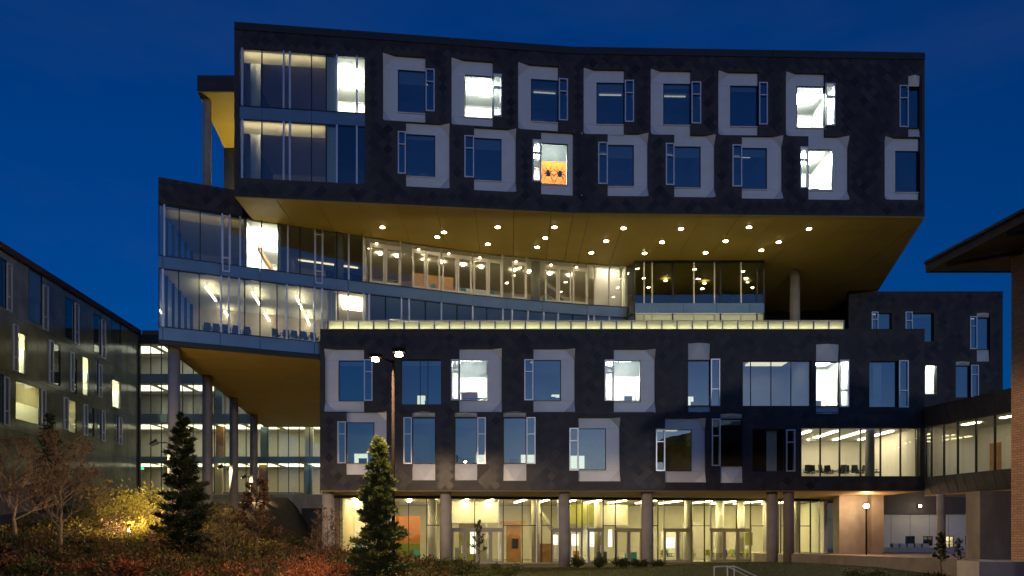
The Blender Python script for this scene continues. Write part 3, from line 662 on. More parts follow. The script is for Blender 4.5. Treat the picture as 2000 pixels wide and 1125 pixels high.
# wood wall, stair run and column in the lounge behind the folding doors
p, q = gpoint(806), gpoint(893); seg_box((p[0] - .6, p[1] + 4.2), (q[0] - .6, q[1] + 4.2), hb, hb + 2.6, 0, -.12, 'wood_wall', 'wood', podium)
p, q = gpoint(910), gpoint(960); seg_box((p[0] - .6, p[1] + 5.2), (q[0] - .6, q[1] + 5.2), hb + .9, hb + 2.2, 0, -.06, 'wall_panel', 'white', podium)
for px in (660, 1049): x, y = gpoint(px); MB().cyl(x - .1, y + .75, .33, HG['mid1'] + ZC - .05, HG['top'] + ZC - .08, 24).build('column', 'concrete', podium, True)
x, y = gpoint(646); MB().cyl(x - .1, y + .75, .33, HG['s0'] + ZC - .05, HG['mid0'] + ZC, 24).build('column', 'concrete', podium, True)
p = gpoint(1130); mb = MB(); F = Frame((p[0] - 3.2, p[1] + 2.4), (p[0] + .4, p[1] + 3.2))
mb.hexa([F.w(0, .5, ht - .4), F.w(F.len, .5, hb), F.w(F.len, -.5, hb), F.w(0, -.5, ht - .4), F.w(0, .5, ht - .1), F.w(F.len, .5, hb + .35), F.w(F.len, -.5, hb + .35), F.w(0, -.5, ht - .1)]); mb.build('stair_flight', 'greywall', podium)
p, q = gpoint(487), gpoint(512); F = Frame((p[0] + .2, p[1] + 1.2), (q[0] + .2, q[1] + 3.8)); mb = MB()
mb.hexa([F.w(0, .1, hb + 1.6), F.w(F.len, .1, hb), F.w(F.len, -.1, hb), F.w(0, -.1, hb + 1.6), F.w(0, .1, hb + 1.85), F.w(F.len, .1, hb + .25), F.w(F.len, -.1, hb + .25), F.w(0, -.1, hb + 1.85)]); mb.build('stair_rail', 'wood', podium)
# lounge doors: cream framed leaves with transom panes above
door_runs = [(722,752,782),(805,832,860),(863,893,922),(924,953,981),(1000,1028),(1064,1090,1116),(1118,1147)]
fixed = [(710,722),(782,805),(981,1000),(1028,1064),(1147,1161),(1161,1190),(1190,1213),(1213,1224.6)]
hd = HG['mid1'] + 2.62
for run in door_runs:
    for a, b in zip(run[:-1], run[1:]):
        p, q = gpoint(a), gpoint(b); F = Frame(p, q); mb = ring(F, MB(), [.015, F.len - .015, HG['mid1'] + .04, hd], .13, .05, -.06)
        d = mb.build('door', 'cream', podium)
        mb = MB(); F.box(mb, .13, F.len - .13, .0, -.02, HG['mid1'] + .16, hd - .12); mb.build('pane', 'clear', d)
    p, q = gpoint(run[0]), gpoint(run[-1]); F = Frame(p, q)
    mb = MB(); F.box(mb, 0, F.len, .06, -.08, hd + .005, hd + .14); mb.build('door_head', 'cream', podium)
    mb = MB(); F.box(mb, .03, F.len - .03, -.02, -.04, hd + .15, HG['top'] - .04); mb.build('glass_pane', 'clear', podium)
    mb = MB(); F.box(mb, F.len * .18, F.len * .18 + .16, .16, .06, hd + .16, hd + .24); o = mb.build('door_light', 'darkframe', podium)
    mb = MB(); F.box(mb, F.len * .18 + .02, F.len * .18 + .14, .17, .07, hd + .13, hd + .158); mb.build('lens', 'lamp_inner', o)
for a, b in fixed:
    p, q = gpoint(a), gpoint(b); F = Frame(p, q); mb = MB(); F.box(mb, .02, F.len - .02, -.02, -.04, HG['mid1'] + .04, HG['top'] - .04); mb.build('glass_pane', 'clear', podium)
    mb = MB(); F.box(mb, -.05, .05, .05, -.1, HG['mid1'] + .04, HG['top'] - .04); mb.build('mullion', 'cream', podium)
p, q = gpoint(1163), gpoint(1215); _F = Frame((p[0] - .1, p[1] + .5), (q[0] - .1, q[1] + .5)); sheet(_F, 0, _F.len, 0, HG['mid1'] + .1, HG['top'] - .2).build('screen', translucent('pale_screen', (.80, .78, .80), .6), podium); ceil_lamp(1170, 1208, 1.0, 1.2, ht - .04, 'lamp_lounge')
# glass box projecting on the terrace
bx_cuts = [9.25, 9.95, 10.55, 12.1, 13.7, 15.25, 15.7, 17.25, 18.45, 18.97]
FBX = Frame(GB[1], GB[2]); yb_ = GB[1][1]
for a, b in zip(bx_cuts[:-1], bx_cuts[1:]):
    for h0, h1, gm in ((HG['mid1'], HG['top'], 'gglass'), (HL1, HG['mid0'], 'frost')):
        mb = MB() if gm != 'frost' else sheet(FBX, a - 9.25 + .03, b - 9.25 - .03, -.03, h0 + .03, h1 - .03)
        if gm != 'frost': FBX.box(mb, a - 9.25 + .03, b - 9.25 - .03, -.02, -.04, h0 + .03, h1 - .03)
        mb.build('glass_pane', gm, podium)
for i, a in enumerate(bx_cuts):
    sv = i in (1, 2, 4, 5, 7)
    mb = MB(); FBX.box(mb, a - 9.25 - .045, a - 9.25 + .045, .05, -.12, HL1, HG['top']); mb.build('mullion', 'cream' if sv else 'darkframe', podium)
for a, b in ((9.25, 10.5), (10.5, 12.9), (12.9, 15.4), (15.4, 17.9), (17.9, 18.97)):
    mb = MB(); FBX.box(mb, a - 9.25 + .012, b - 9.25 - .012, .02 + .05, -.05, HG['mid0'] + .02, HG['mid1'] - .02); mb.build('spandrel_panel', 'spandrel', podium)
mb = MB(); FBX.box(mb, 0, FBX.len, .08, -.2, HG['top'] - .16, HG['top'] - .02); mb.build('transom', 'darkframe', podium)
seg_box(GB[0], GB[1], HG['mid1'], HG['top'], 0, -.03, 'glass_pane', 'gglass', podium); seg_box(GB[0], GB[1], HL1, HG['mid1'], 0, -.03, 'spandrel_panel', 'spandrel', podium)
MB().box(8.9, 18.9, yb_ + .14, 66, HG['mid0'] + .05 + ZC, HG['mid1'] - .05 + ZC).build('floor_slab', 'carpet', podium)
MB().box(8.9, 18.9, 65.6, 66, HL1 + ZC, HG['top'] + ZC - .1).build('back_wall', 'darkroom', podium)
MB().box(18.9, 18.97, yb_ + .14, 66, HL1 + ZC, HG['mid1'] + ZC).build('side_wall', 'white', podium)
MB().box(18.93, 18.96, yb_ + .14, 65.5, HG['mid1'] + ZC, HG['top'] + ZC - .1).build('glass_pane', 'gglass', podium)
MB().box(9.3, 18.8, yb_ + .9, yb_ + 1.1, HL1 + ZC, HG['mid0'] + ZC).build('back_wall', 'white', podium)
for px, py in ((1300,548),(1376,553),(1460,551)):
    x, y, z = on_level(px, py, HG['top'] - .2); y = min(y, 65); MB().cyl(x, y, .13, z - .03, z, 12).build('interior_downlight', 'lamp_inner', podium)
mb = MB(); mb.box(9.3, 18.8, yb_ + .3, yb_ + .6, HG['mid0'] + ZC - .1, HG['mid0'] + ZC - .03); mb.build('ceiling_light', 'lamp_lit', podium)
# podium soffit over the forecourt, in strips
sof = [(-22.05, 48.06), (XL0 - .05, 51.95), (XL0 - .05, 85.3), (-27.5, 85.3)]
def edge_x(y): return -22.05 - (y - 48.06) * (27.5 - 22.05) / (85.3 - 48.06)
ycuts = [48.06, 52.0, 56, 60, 64, 68, 72, 76, 80, 85.3]
for a, b in zip(ycuts[:-1], ycuts[1:]):
    a2, b2 = a + .01, b - .01
    if a < 51: poly = [(edge_x(a2), a2 + .05), (XL0 - .05, 51.93), (XL0 - .05, b2), (edge_x(b2), b2)]
    else: poly = [(edge_x(a2), a2), (XL0 - .05, a2), (XL0 - .05, b2), (edge_x(b2), b2)]
    MB().prism(poly, HG['bot'] - .16 + ZC, HG['bot'] - .1 + ZC).build('soffit_panel', 'soffit', podium)
for k, y in enumerate((49.3, 58.0, 67.4, 76.8)):
    x = -22.0 - .15 * (y - 49); g = ground_h(x, y) - .3
    MB().cyl(x + .35, y, .37, g, HG['bot'] - .15 + ZC, 28).build('column', 'concrete', podium, True)

# ================================================================== LOWER WING
lower = tag(empty('lower_office_wing'), 'long dark shingled block on round columns above the glazed lobby', 'building wing')
FL = Frame((XL0, YL), (XL1, YL)); opsL = []
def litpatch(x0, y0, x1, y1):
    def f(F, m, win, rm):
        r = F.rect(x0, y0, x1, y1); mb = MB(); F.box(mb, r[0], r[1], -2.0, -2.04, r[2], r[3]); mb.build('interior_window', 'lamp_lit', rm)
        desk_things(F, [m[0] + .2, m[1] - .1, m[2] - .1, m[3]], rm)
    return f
def orange_box(F, m, win, rm):
    mb = MB(); F.box(mb, m[0] + .05, m[0] + (m[1] - m[0]) * .62, -1.2, -1.6, m[2] + .02, m[2] + .78); mb.build('storage_box', 'orange', rm)
    mb = MB(); F.box(mb, m[0] + .2, m[1] - .1, -.7, -.95, m[2] + .22, m[2] + .3); mb.build('shelf', 'black', rm)
Lw = [
 dict(main=(660,703,711,783), slim=(712,702,728,783), outer=(634,682,712,804)),
 dict(main=(783,702,862,790), mull=(820, 835), extra=litpatch(808, 762, 824, 780)),
 dict(main=(897,702,952,782), slim=(881,702,896,782), outer=(897,681,980,805), lit='lit', blind=.42, extra=orange_box, label='lit window with half-drawn blind and an orange box inside'),
 dict(main=(1042,702,1096,782), slim=(1024,702,1041,782), outer=(1041,681,1123,805), extra=litpatch(1080, 760, 1096, 766)),
 dict(main=(1199,703,1252,783), slim=(1181,703,1198,783), outer=(1198,682,1280,806), lit='lit', blind=.38, extra=office, label='lit window with half-drawn blind'),
 dict(main=(1344,703,1388,792), slim=(1390,701,1406,793), panels=[(1344,670,1388,702), (1344,793,1388,806)], extra=litpatch(1345, 764, 1368, 785), casement_split=.36),
 dict(main=(1451,704,1585,793), mull=(1468, 1508, 1547), lit='dim', label='wide four-pane window with a dim office behind'),
 dict(main=(1594,706,1640,793), slim=(1641,703,1658,795), panels=[(1594,672,1640,704), (1594,795,1640,808)], lit='bright', extra=office, casement_split=.36, label='brightest lit window of the lower block'),
 dict(main=(1698,705,1755,795), slim=(1757,704,1774,796), casement_split=.36),
 dict(main=(676,824,730,905), slim=(659,823,675,905), outer=(675,804,755,927), extra=litpatch(680, 880, 707, 903)),
 dict(main=(805,815,850,905), slim=(788,815,804,906), panels=[(805,804,850,814), (805,906,850,938)], casement_split=.64),
 dict(main=(888,815,932,905), slim=(933,815,949,906), panels=[(888,805.5,932,814), (888,906,932,938)], extra=litpatch(927, 882, 949, 904), casement_split=.64),
 dict(main=(983,815,1028,905), slim=(1030,815,1046,906), panels=[(983,804,1028,814), (983,906,1028,939)], extra=litpatch(1018, 882, 1046, 904), casement_split=.64),
 dict(main=(1130,836,1184,918), slim=(1112,836,1129,919), outer=(1130,816,1211,940), extra=litpatch(1118, 884, 1147, 910)),
 dict(main=(1299,838,1352,920), slim=(1281,838,1298,920), outer=(1298,817,1378,942), lit='olive'),
 dict(main=(1407,818,1451,910), slim=(1390,818,1406,910), panels=[(1407,808,1451,817), (1407,911,1451,943)], gl='clear', casement_split=.64),
 dict(main=(1470,838,1535,921), slim=(1536,839,1553,921), gl='clear')]
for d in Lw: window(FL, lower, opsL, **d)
# pale curtains in two dark rooms
for x0, x1, y0, y1 in ((1712, 1728, 706, 794), (1502, 1522, 839, 920)):
    r = FL.rect(x0, y0, x1, y1); mb = MB(); FL.box(mb, r[0], r[1], -.5, -.55, r[2], r[3]); mb.build('curtain', 'curtain', lower)
# corner meeting room glazing
rb = FL.rect(1565, 836, 1795, 930); rb[1] = XL1 - XL0 - .02; opsL.append(rb)
mc = [FL.uh(x, 880)[0] for x in (1565, 1603, 1641, 1682, 1721, 1760, 1793)]
for i in range(6):
    mb = MB(); FL.box(mb, mc[i] + .03, mc[i + 1] - .03, -.1, -.12, rb[2], rb[3]); mb.build('glass_pane', 'clear', lower)
for u in mc:
    mb = MB(); FL.box(mb, u - .035, u + .035, -.04, -.18, rb[2], rb[3]); mb.build('mullion', 'darkframe', lower)
meet = room(FL, [mc[0], mc[-1], rb[2], rb[3]], 7.5, lower, 'white', None, margin=0, vm=.05, floorm='carpet')
for k in range(4):
    mb = MB(); u = mc[0] + 1 + k * 1.9; FL.box(mb, u, u + .25, -1.5, -6.5, rb[3] - .02, rb[3] + .03); mb.build('ceiling_light', 'lamp_warm', meet)
p = FL.w(mc[4] - .2, -1.2, 0); MB().cyl(p[0], p[1], .3, rb[2] + ZC, rb[3] + ZC, 24).build('column', 'concrete', meet, True)
mb = MB(); FL.box(mb, mc[0] + 1.5, mc[-1] - 2.2, -7.7, -7.75, rb[2] + .9, rb[2] + 2.6); mb.build('whiteboard', 'white', meet)
mb = MB(); FL.box(mb, mc[0] + 1.6, mc[0] + 2.1, -2.6, -3.0, rb[3] - .55, rb[3] - .32); FL.box(mb, mc[0] + 1.83, mc[0] + 1.87, -2.78, -2.82, rb[3] - .32, rb[3] + .05); mb.build('projector', 'panel', meet)
rL = [0, FL.len, HL0, HL1]
wall_with_openings(FL, rL, opsL, .35, 'front_wall', 'clad', lower); shingles(FL, rL, opsL, lower)
plain_walls([(XL1 + .004, YL + .01), (XL1, 72), (XL0, 72), (XL0 - .004, YL + .01)], HL0, HL1, lower)
MB().prism([(XL0 + .3, YL + .4), (XL1 - .3, YL + .4), (XL1 - .3, 71.6), (XL0 + .3, 71.6)], HL1 - .5 + ZC, HL1 - .1 + ZC).build('terrace_deck', 'paving', lower)
mb = MB(); FL.box(mb, 0, FL.len, .06, -.36, HL1 + .002, HL1 + .06); mb.build('coping', 'coping', lower)
mb = MB(); FL.box(mb, 0, FL.len, .045, .0, 8.28, 8.32); mb.build('cladding_joint', 'coping', lower)
# soffit over the arcade
xs = list(np.arange(XL0 + .05, XL1 - .5, 2.9)) + [XL1 - .05]
for a, b in zip(xs[:-1], xs[1:]): MB().box(a + .01, b - .01, YL + .02, 66, HL0 - .05 + ZC, HL0 - .004 + ZC).build('soffit_panel', 'soffit2', lower)
for px in (640, 870, 1102, 1264, 1508):
    x = (px - CX) * 52.6 / FPX; MB().cyl(x, 52.6, .38, -.4, HL0 - .04 + ZC, 28).build('column', 'concrete', lower, True)
MB().cyl((1553 - CX) * 51.0 / FPX, 52.2, .36, -.4, HL0 - .04 + ZC, 28).build('column', 'concrete2', lower, True)
# lobby glazing (angled back to the right)
FG = Frame(at(652, 0, 56.6)[:2], at(1600, 0, 62.0)[:2]); HF, HC = -ZC, 2.80
gcuts = [652,663,714,764,798,833,860,882,927,974,983,1020,1048,1058,1077,1090,1126,1137,1148,1178,1202,1253,1275,1285,1297,1350,1376,1388,1439,1466,1493,1520,1525,1545,1562,1583,1600]
trans = {833, 983, 1020, 1058, 1178, 1275, 1350, 1376, 1466, 1525, 1562}
gu = [FG.uh(x, 1040)[0] for x in gcuts]
for i in range(len(gu) - 1):
    if gu[i + 1] - gu[i] < .1: continue
    mb = MB(); FG.box(mb, gu[i] + .02, gu[i + 1] - .02, 0, -.02, HF + .08, HC); mb.build('glass_pane', 'clear', lower)
for i, u in enumerate(gu):
    mb = MB(); FG.box(mb, u - .028, u + .028, .05, -.1, HF + .08, HC); mb.build('mullion', 'darkframe' if i % 3 else 'silver', lower)
    if gcuts[i] in trans:
        mb = MB(); FG.box(mb, u, gu[i + 1], .04, -.08, .78 + .0, .84); mb.build('transom', 'darkframe', lower)
mb = MB(); FG.box(mb, gu[0], gu[-1], .08, -.2, HC, HC + .2); mb.build('head_beam', 'darkframe', lower)
mb = MB(); FG.box(mb, gu[0], gu[-1], .12, -.2, HF - .2, HF + .08); mb.build('base_curb', 'concrete', lower)
# lobby doors: dark framed double leaves
for a, b, n in ((882, 983, 4), (1077, 1095, 1), (1112, 1137, 1), (1148, 1178, 1), (1202, 1253, 2), (1297, 1350, 2), (1388, 1466, 3)):
    ua, ub = FG.uh(a, 1050)[0], FG.uh(b, 1050)[0]; hh = .45
    mb = MB(); FG.box(mb, ua - .06, ub + .06, .09, -.12, hh, hh + .16); mb.build('door_head', 'greywall', lower)
    for k in range(n):
        a1, b1 = ua + (ub - ua) * k / n, ua + (ub - ua) * (k + 1) / n
        d = ring(FG, MB(), [a1 + .01, b1 - .01, HF + .1, hh - .01], .12, .1, -.0).build('door', 'greywall', lower)
        mb = MB(); FG.box(mb, b1 - .24, b1 - .2, .16, .1, -1.3, -.7); mb.build('handle', 'silver', d)
# lobby interior
LB = [FG.w(0, -.2, 0)[:2], FG.w(FG.len, -.2, 0)[:2], (25.5, 71.0), (XL0 + .3, 71.0)]
MB().prism(LB, -.12, .0).build('lobby_floor', 'floor', lower)
MB().prism(LB, HC + .05 + ZC, HC + .1 + ZC).build('lobby_ceiling', 'ceil', lower)
MB().box(XL0 + .2, 26, 70.6, 71, 0, HC + ZC).build('back_wall', 'white', lower)
plain_walls([(25.6, 62.3), (25.5, 71)], HF, HC, lower, 'white', 'back_wall'); MB().box(XL0 + .1, XL0 + .3, 57, 71, 0, HC + ZC).build('back_wall', 'beige', lower)
def lob(px0, px1, off, h0, h1, m, name, t=.12):
    a, b = FG.uh(px0, 1040)[0], FG.uh(px1, 1040)[0]; k = 1 + off / 59.0
    mb = MB(); FG.box(mb, a, b, -off, -off - t, h0, h1); return mb.build(name, m, lower)
lob(772, 822, 2.6, -.55, 1.55, 'orange', 'feature_wall'); lob(772, 822, 2.6, HF, -.56, 'green', 'feature_wall')
lob(905, 950, 4.5, HF, 1.0, 'olive', 'feature_wall'); lob(882, 985, 3.5, 1.05, 2.78, 'white', 'bulkhead', 2)
lob(985, 1040, 3.0, .95, 1.2, 'wood', 'counter_canopy', 1.2); lob(1000, 1030, 3.2, HF, .9, 'wood', 'feature_wall')
lob(1060, 1092, 2.2, HF, -.6, 'wood', 'reception_desk', .9); lob(1130, 1200, 6, 1.0, 2.78, 'olive', 'bulkhead', 1.4)
lob(1205, 1255, 4, .9, 2.6, 'white', 'bulkhead', 2.0); lob(1150, 1205, 7, HF, .6, 'white', 'partition_wall'); lob(1340, 1380, 6, HF, .35, 'white', 'partition_wall')
lob(1395, 1440, 7, HF, 1.2, 'greywall', 'partition_wall'); lob(660, 712, 4.5, HF, 2.78, 'white', 'partition_wall')
M['screen'] = emis('added_wall_glow', (1, .96, .86), 1.3)  # added glow standing in for lamp-lit white wall patches, not real screens
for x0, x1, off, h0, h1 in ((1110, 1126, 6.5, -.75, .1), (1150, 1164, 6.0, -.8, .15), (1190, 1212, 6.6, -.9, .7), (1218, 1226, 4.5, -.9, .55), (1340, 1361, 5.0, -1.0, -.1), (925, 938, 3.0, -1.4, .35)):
    lob(x0, x1, off, h0, h1, 'screen', 'added_wall_glow', .06)  # added glow in place of lamp-lit white wall, no screens
for x0, x1, off, h0, h1, m in ((1136, 1147, 2.6, HF, -1.2, 'wood'), (1180, 1200, 2.2, HF, -1.25, 'chairgrey'), (1010, 1022, 2.5, -1.0, -.2, 'black'), (1240, 1262, 2.4, HF, -1.3, 'teal'), (1300, 1312, 4.5, -.6, .5, 'orange'), (1500, 1512, 3.8, -.8, .3, 'olive'), (893, 902, 2.6, HF, -.9, 'greywall'), (735, 760, 3.4, HF, .2, 'beige'), (690, 704, 2.2, HF, -.2, 'spandrel')):
    lob(x0, x1, off, h0, h1, m, 'furnishing', .4)
a_, b_ = FG.uh(1064, 1040)[0], FG.uh(1100, 1040)[0]; mb = MB()
mb.hexa([FG.w(a_, -3.4, 2.3), FG.w(b_, -3.4, .2), FG.w(b_, -4.4, .2), FG.w(a_, -4.4, 2.3), FG.w(a_, -3.4, 2.65), FG.w(b_, -3.4, .55), FG.w(b_, -4.4, .55), FG.w(a_, -4.4, 2.65)]); mb.build('stair_flight', 'greywall', lower)
for px, off, m in ((846, 1.4, 'white'), (1055, 2.0, 'concrete'), (1190, 3.4, 'concrete'), (1357, 1.3, 'white'), (1432, 2.6, 'white'), (1480, 3.2, 'white'), (1572, 1.6, 'white'), (1538, 3.5, 'white'), (960, 6, 'white')):
    p = FG.w(FG.uh(px, 1040)[0], -off, 0); MB().cyl(p[0], p[1], .33, 0, HC + .05 + ZC, 24).build('column', m, lower, True)
for px in (690, 740, 800, 850, 915, 965, 1030, 1075, 1130, 1180, 1230, 1290, 1340, 1400, 1450, 1500, 1560):
    u = FG.uh(px, 1040)[0]; mb = MB(); FG.box(mb, u - .12, u + .12, -1.2, -6.2, HC - .0, HC + .04); mb.build('ceiling_light', 'lamp_lobby', lower)
for px, off in ((1534, 2.2), (1584, 2.4)):
    u = FG.uh(px, 1003)[0]; mb = MB(); FG.box(mb, u - .14, u + .14, -off, -off - .05, 1.85, 2.03); FG.box(mb, u - .02, u + .02, -off - .01, -off - .04, 2.03, HC + .03); mb.build('exit_sign', 'exit', lower)

# terrace balustrade of frosted glass
bal = tag(empty('terrace_balustrade'), 'long row of glowing pale glass panels edging the roof terrace', 'balustrade')
ub0, ub1 = FL.uh(640, 635)[0], FL.uh(1650, 635)[0]; nb = 34; st = (ub1 - ub0) / nb
for k in range(nb):
    a = ub0 + k * st; mb = sheet(FL, a + .05, a + st - .05, -.13, HL1 + .07, HL1 + .6); mb.build('glass_panel', 'frost', bal)
for k in range(nb + 1):
    a = ub0 + k * st; mb = MB(); FL.box(mb, a - .03, a + .03, -.09, -.16, HL1 + .06, HL1 + .64); mb.build('post', 'spandrel', bal)
mb = MB(); FL.box(mb, ub0, ub1, -.07, -.18, HL1 + .605 + .035, HL1 + .68); mb.build('top_rail', 'cream', bal)
M['lamp_strip'] = emis('terrace_strip_light', (1, .92, .62), 12)
for k in range(nb):
    a = ub0 + k * st; mb = MB(); FL.box(mb, a + .06, a + st - .06, -.3, -.36, HL1 + .07, HL1 + .12); mb.build('light_strip', 'lamp_strip', bal)

# ================================================================== REAR WING (right, set back)
rear = tag(empty('rear_office_wing'), 'dark shingled block set back behind the long block near the brick pier', 'building wing')
YR = 65.0; FR = Frame((28.5, YR), (41.55, YR)); opsR = []
for d in (dict(main=(1715,611,1742,660), slim=(1702,609,1714,660)), dict(main=(1782,611,1824,667), slim=(1768,609,1781,667)),
          dict(main=(1908,620,1934,682), slim=(1894,618,1907,682), panels=[(1908,611,1934,619), (1908,683,1934,706)]),
          dict(main=(1807,712,1829,770), lit='bright'), dict(main=(1867,714,1896,776), slim=(1898,713,1911,776), panels=[(1867,706,1896,713)])):
    if d.get('lit'): d['label'] = 'narrow brightly lit window'
    window(FR, rear, opsR, **d, depth=3)
rR = [0, FR.len, 5.0, 20.6]
wall_with_openings(FR, rR, opsR, .35, 'front_wall', 'clad', rear); shingles(FR, [0, FR.len, 6, 20.6], opsR, rear)
plain_walls([(41.55, YR + .01), (41.5, 82), (28.5, 82)], 5.0, 20.6, rear)
MB().box(28.52, 41.5, YR + .02, 81.9, 4.93 + ZC, 4.99 + ZC).build('soffit_panel', 'soffit2', rear)
MB().box(28.7, 41.4, YR + .4, 82, 19.9 + ZC, 20.2 + ZC).build('roof', 'coping', rear)
mb = MB(); FR.box(mb, 0, FR.len, .06, -.4, 20.602, 20.7); mb.build('coping', 'coping', rear)
MB().box(14, 36, 71.32, 71.8, HL1 + ZC - .2, HU0 + ZC + 1).build('side_wall', 'clad', rear)

# ================================================================== LINK BRIDGE
bridge = tag(empty('link_bridge'), 'glazed footbridge with dark metal fascias running to the brick building', 'bridge')
BP0, BP1 = (27.5, 51.2), (32.2, 29.0); FBR = Frame(BP0, BP1)
# seen from outside, the glazed side runs from the lower block towards the viewer
h_t1, h_t0, h_g0, h_b = 8.58, 7.22, 3.92, 2.72
mb = MB(); FBR.box(mb, 0, FBR.len, 0, -.3, h_t0, h_t1); mb.build('upper_fascia', 'clad', bridge)
mb = MB(); FBR.box(mb, 0, FBR.len, 0, -.3, h_b, h_g0); mb.build('lower_fascia', 'clad', bridge)
k = .7
while k < FBR.len:
    for h0, h1 in ((h_t0, h_t1), (h_b, h_g0)):
        mb = MB(); mb.hexa([FBR.w(k, .012, h0), FBR.w(k + .02, .012, h0), FBR.w(k + .02, 0, h0), FBR.w(k, 0, h0), FBR.w(k - .5, .012, h1), FBR.w(k - .48, .012, h1), FBR.w(k - .48, 0, h1), FBR.w(k - .5, 0, h1)]); mb.build('standing_seam', 'coping', bridge)
    k += .75
bc = [0, .5, 1.6, 2.75, 4.2, 5.6, 7.0, 8.4, 9.8, 11.2, 12.6, 14, 16, 18, 20, 22.4]
for a, b in zip(bc[:-1], bc[1:]):
    mb = MB(); FBR.box(mb, a + .03, b - .03, -.1, -.12, h_g0, h_t0); mb.build('glass_pane', 'clear', bridge)
    mb = MB(); FBR.box(mb, a - .035, a + .035, -.05, -.18, h_g0, h_t0); mb.build('mullion', 'darkframe', bridge)
mb = MB(); FBR.box(mb, .1, FBR.len, -.3, -4.2, h_g0 - .3, h_g0 - .06); mb.build('deck', 'carpet', bridge)
mb = MB(); FBR.box(mb, .1, FBR.len, -.3, -4.2, h_t0 + .05, h_t0 + .12); mb.build('ceiling', 'ceil', bridge)
mb = MB(); FBR.box(mb, .1, FBR.len, -4.0, -4.2, h_g0 - .06, h_t0 + .05); mb.build('back_wall', 'white', bridge)
mb = MB(); FBR.box(mb, .0, FBR.len, 0, -4.2, h_b - .07, h_b - .004); mb.build('soffit_panel', 'soffit2', bridge)
mb = MB(); FBR.box(mb, 0, FBR.len, -.2, -4.2, h_t1 - .15, h_t1 - .02); mb.build('roof', 'coping', bridge)
mb = MB(); FBR.box(mb, -.12, .08, -.32, -4.2, h_g0 - .05, h_t0 + .05); mb.build('back_wall', 'white', bridge)
for u in (1.2, 4.2, 7.4, 10.6): 
    mb = MB(); FBR.box(mb, u, u + .9, -3.97, -4.0, h_g0 - .05, h_g0 + 2.2); mb.build('interior_door', 'wood', bridge)
    mb = MB(); FBR.box(mb, u + .3, u + 1.6, -1.5, -1.8, h_t0 + .0, h_t0 + .05); mb.build('ceiling_light', 'lamp_warm', bridge)
p = at(1838, 0, 49.0); MB().cyl(p[0], p[1], .26, -.2, h_b + ZC - .06, 20).build('column', 'concrete', bridge, True)
# concrete abutment under the bridge by the brick building
MB().box(27.3, 33, 44.8, 46.2, -.5, h_b + ZC - .08).build('abutment', 'concrete2', bridge)

# ================================================================== BRICK BUILDING (near right)
brick = tag(empty('brick_building'), 'brick corner with a deep brown hipped eave at the edge of the picture', 'building')
bw = [(16.25, 25.0), (18.6, 9.0), (34, 9), (34, 25.0)]
MB().prism(bw, -.6, 9.2 + ZC).build('wall', 'brick', brick)
ev = [(14.45, 26.75), (17.0, 7.0), (36, 7), (36, 26.75)]
MB().prism(ev, 9.2 + ZC, 9.28 + ZC).build('eave_soffit', 'timber', brick)
FE = Frame(ev[0], ev[1])
for (a, b), nm in (((ev[0], ev[1]), 'fascia'), ((ev[3], ev[0]), 'fascia')):
    F = Frame(a, b); mb = MB(); F.box(mb, 0, F.len, .05, -.05, 9.18, 9.46); mb.build(nm, 'timber', brick)
    mb = MB(); F.box(mb, 0, F.len, .12, -.1, 9.46, 9.55); mb.build('gutter', 'rooftile', brick)
cxr, rz = 26, 13.2
rv = [(ev[0][0] + .1, ev[0][1] - .1, 9.55 + ZC), (ev[1][0] + .1, ev[1][1] + .1, 9.55 + ZC), (35.9, 7.1, 9.55 + ZC), (35.9, 26.65, 9.55 + ZC), (26, 17, rz + ZC), (26, 16.8, rz + ZC)]
MB().add(rv, [(0, 1, 5, 4), (1, 2, 5), (2, 3, 4, 5), (3, 0, 4), (3, 2, 1, 0)]).build('roof', 'rooftile', brick)
for k in range(7):   # rafter tails under the eave
    t = .05 + k * .13; p = Vector(ev[0]).lerp(Vector(ev[1]), t); q = Vector(bw[0]).lerp(Vector(bw[1]), min(1, max(0, t - .02)))
    MB().tube((p.x, p.y, 9.08 + ZC), (q.x + .1, q.y, 9.08 + ZC), .09, .09, 4).build('rafter', 'timber', brick)
MB().box(14.6, 16.2, 24.0, 25.2, -.6, 1.2 + .1).build('low_wall', 'concrete', brick)

# ================================================================== LEFT GLASS BUILDING
left = tag(empty('green_glass_building'), 'dark green reflective glass office building climbing the hill at the far left', 'building')
FLB = Frame((-38.9, 42.0), (-41.5, 85.3)); LH = [4.6, 8.45, 13.05, 17.6, 22.35]
def lrect(x0, y0, x1, y1): return FLB.rect(x0, y0, x1, y1)
lwin = [ # slim px (x0,y0,x1,y1), side window px, state
 ((12,515,22,608), (0,505,12,600), 'dark'), ((83,558,93,645), (56,530,82,630), 'blind'), ((145,593,153,673), (127,583,145,663), 'dark'), ((197,625,205,700), (183,615,197,690), 'dark'),
 ((25,634,34,725), (34,650,51,730), 'lit'), ((95,665,103,750), (104,672,118,752), 'grey'), ((137,688,143,765), (143,700,150,770), 'grey'), ((160,697,161,700), (161,697,174,773), 'lit'), ((192,712,198,776), (186,700,192,770), 'grey'), ((216,735,219,740), (219,743,235,797), 'lit'),
 ((7,736,17,831), (0,730,7,826), 'dark'), ((80,762,88,830), (30,750,79,825), 'blind'), ((124,776,132,839), (133,782,150,845), 'blind'), ((163,790,170,850), (171,795,184,852), 'grey'), ((198,802,204,862), (190,800,198,858), 'grey'), ((231,815,237,868), (222,810,231,862), 'grey'), ((215,622,217,640), (217,624,236,668), 'blind')]
ops_l = []
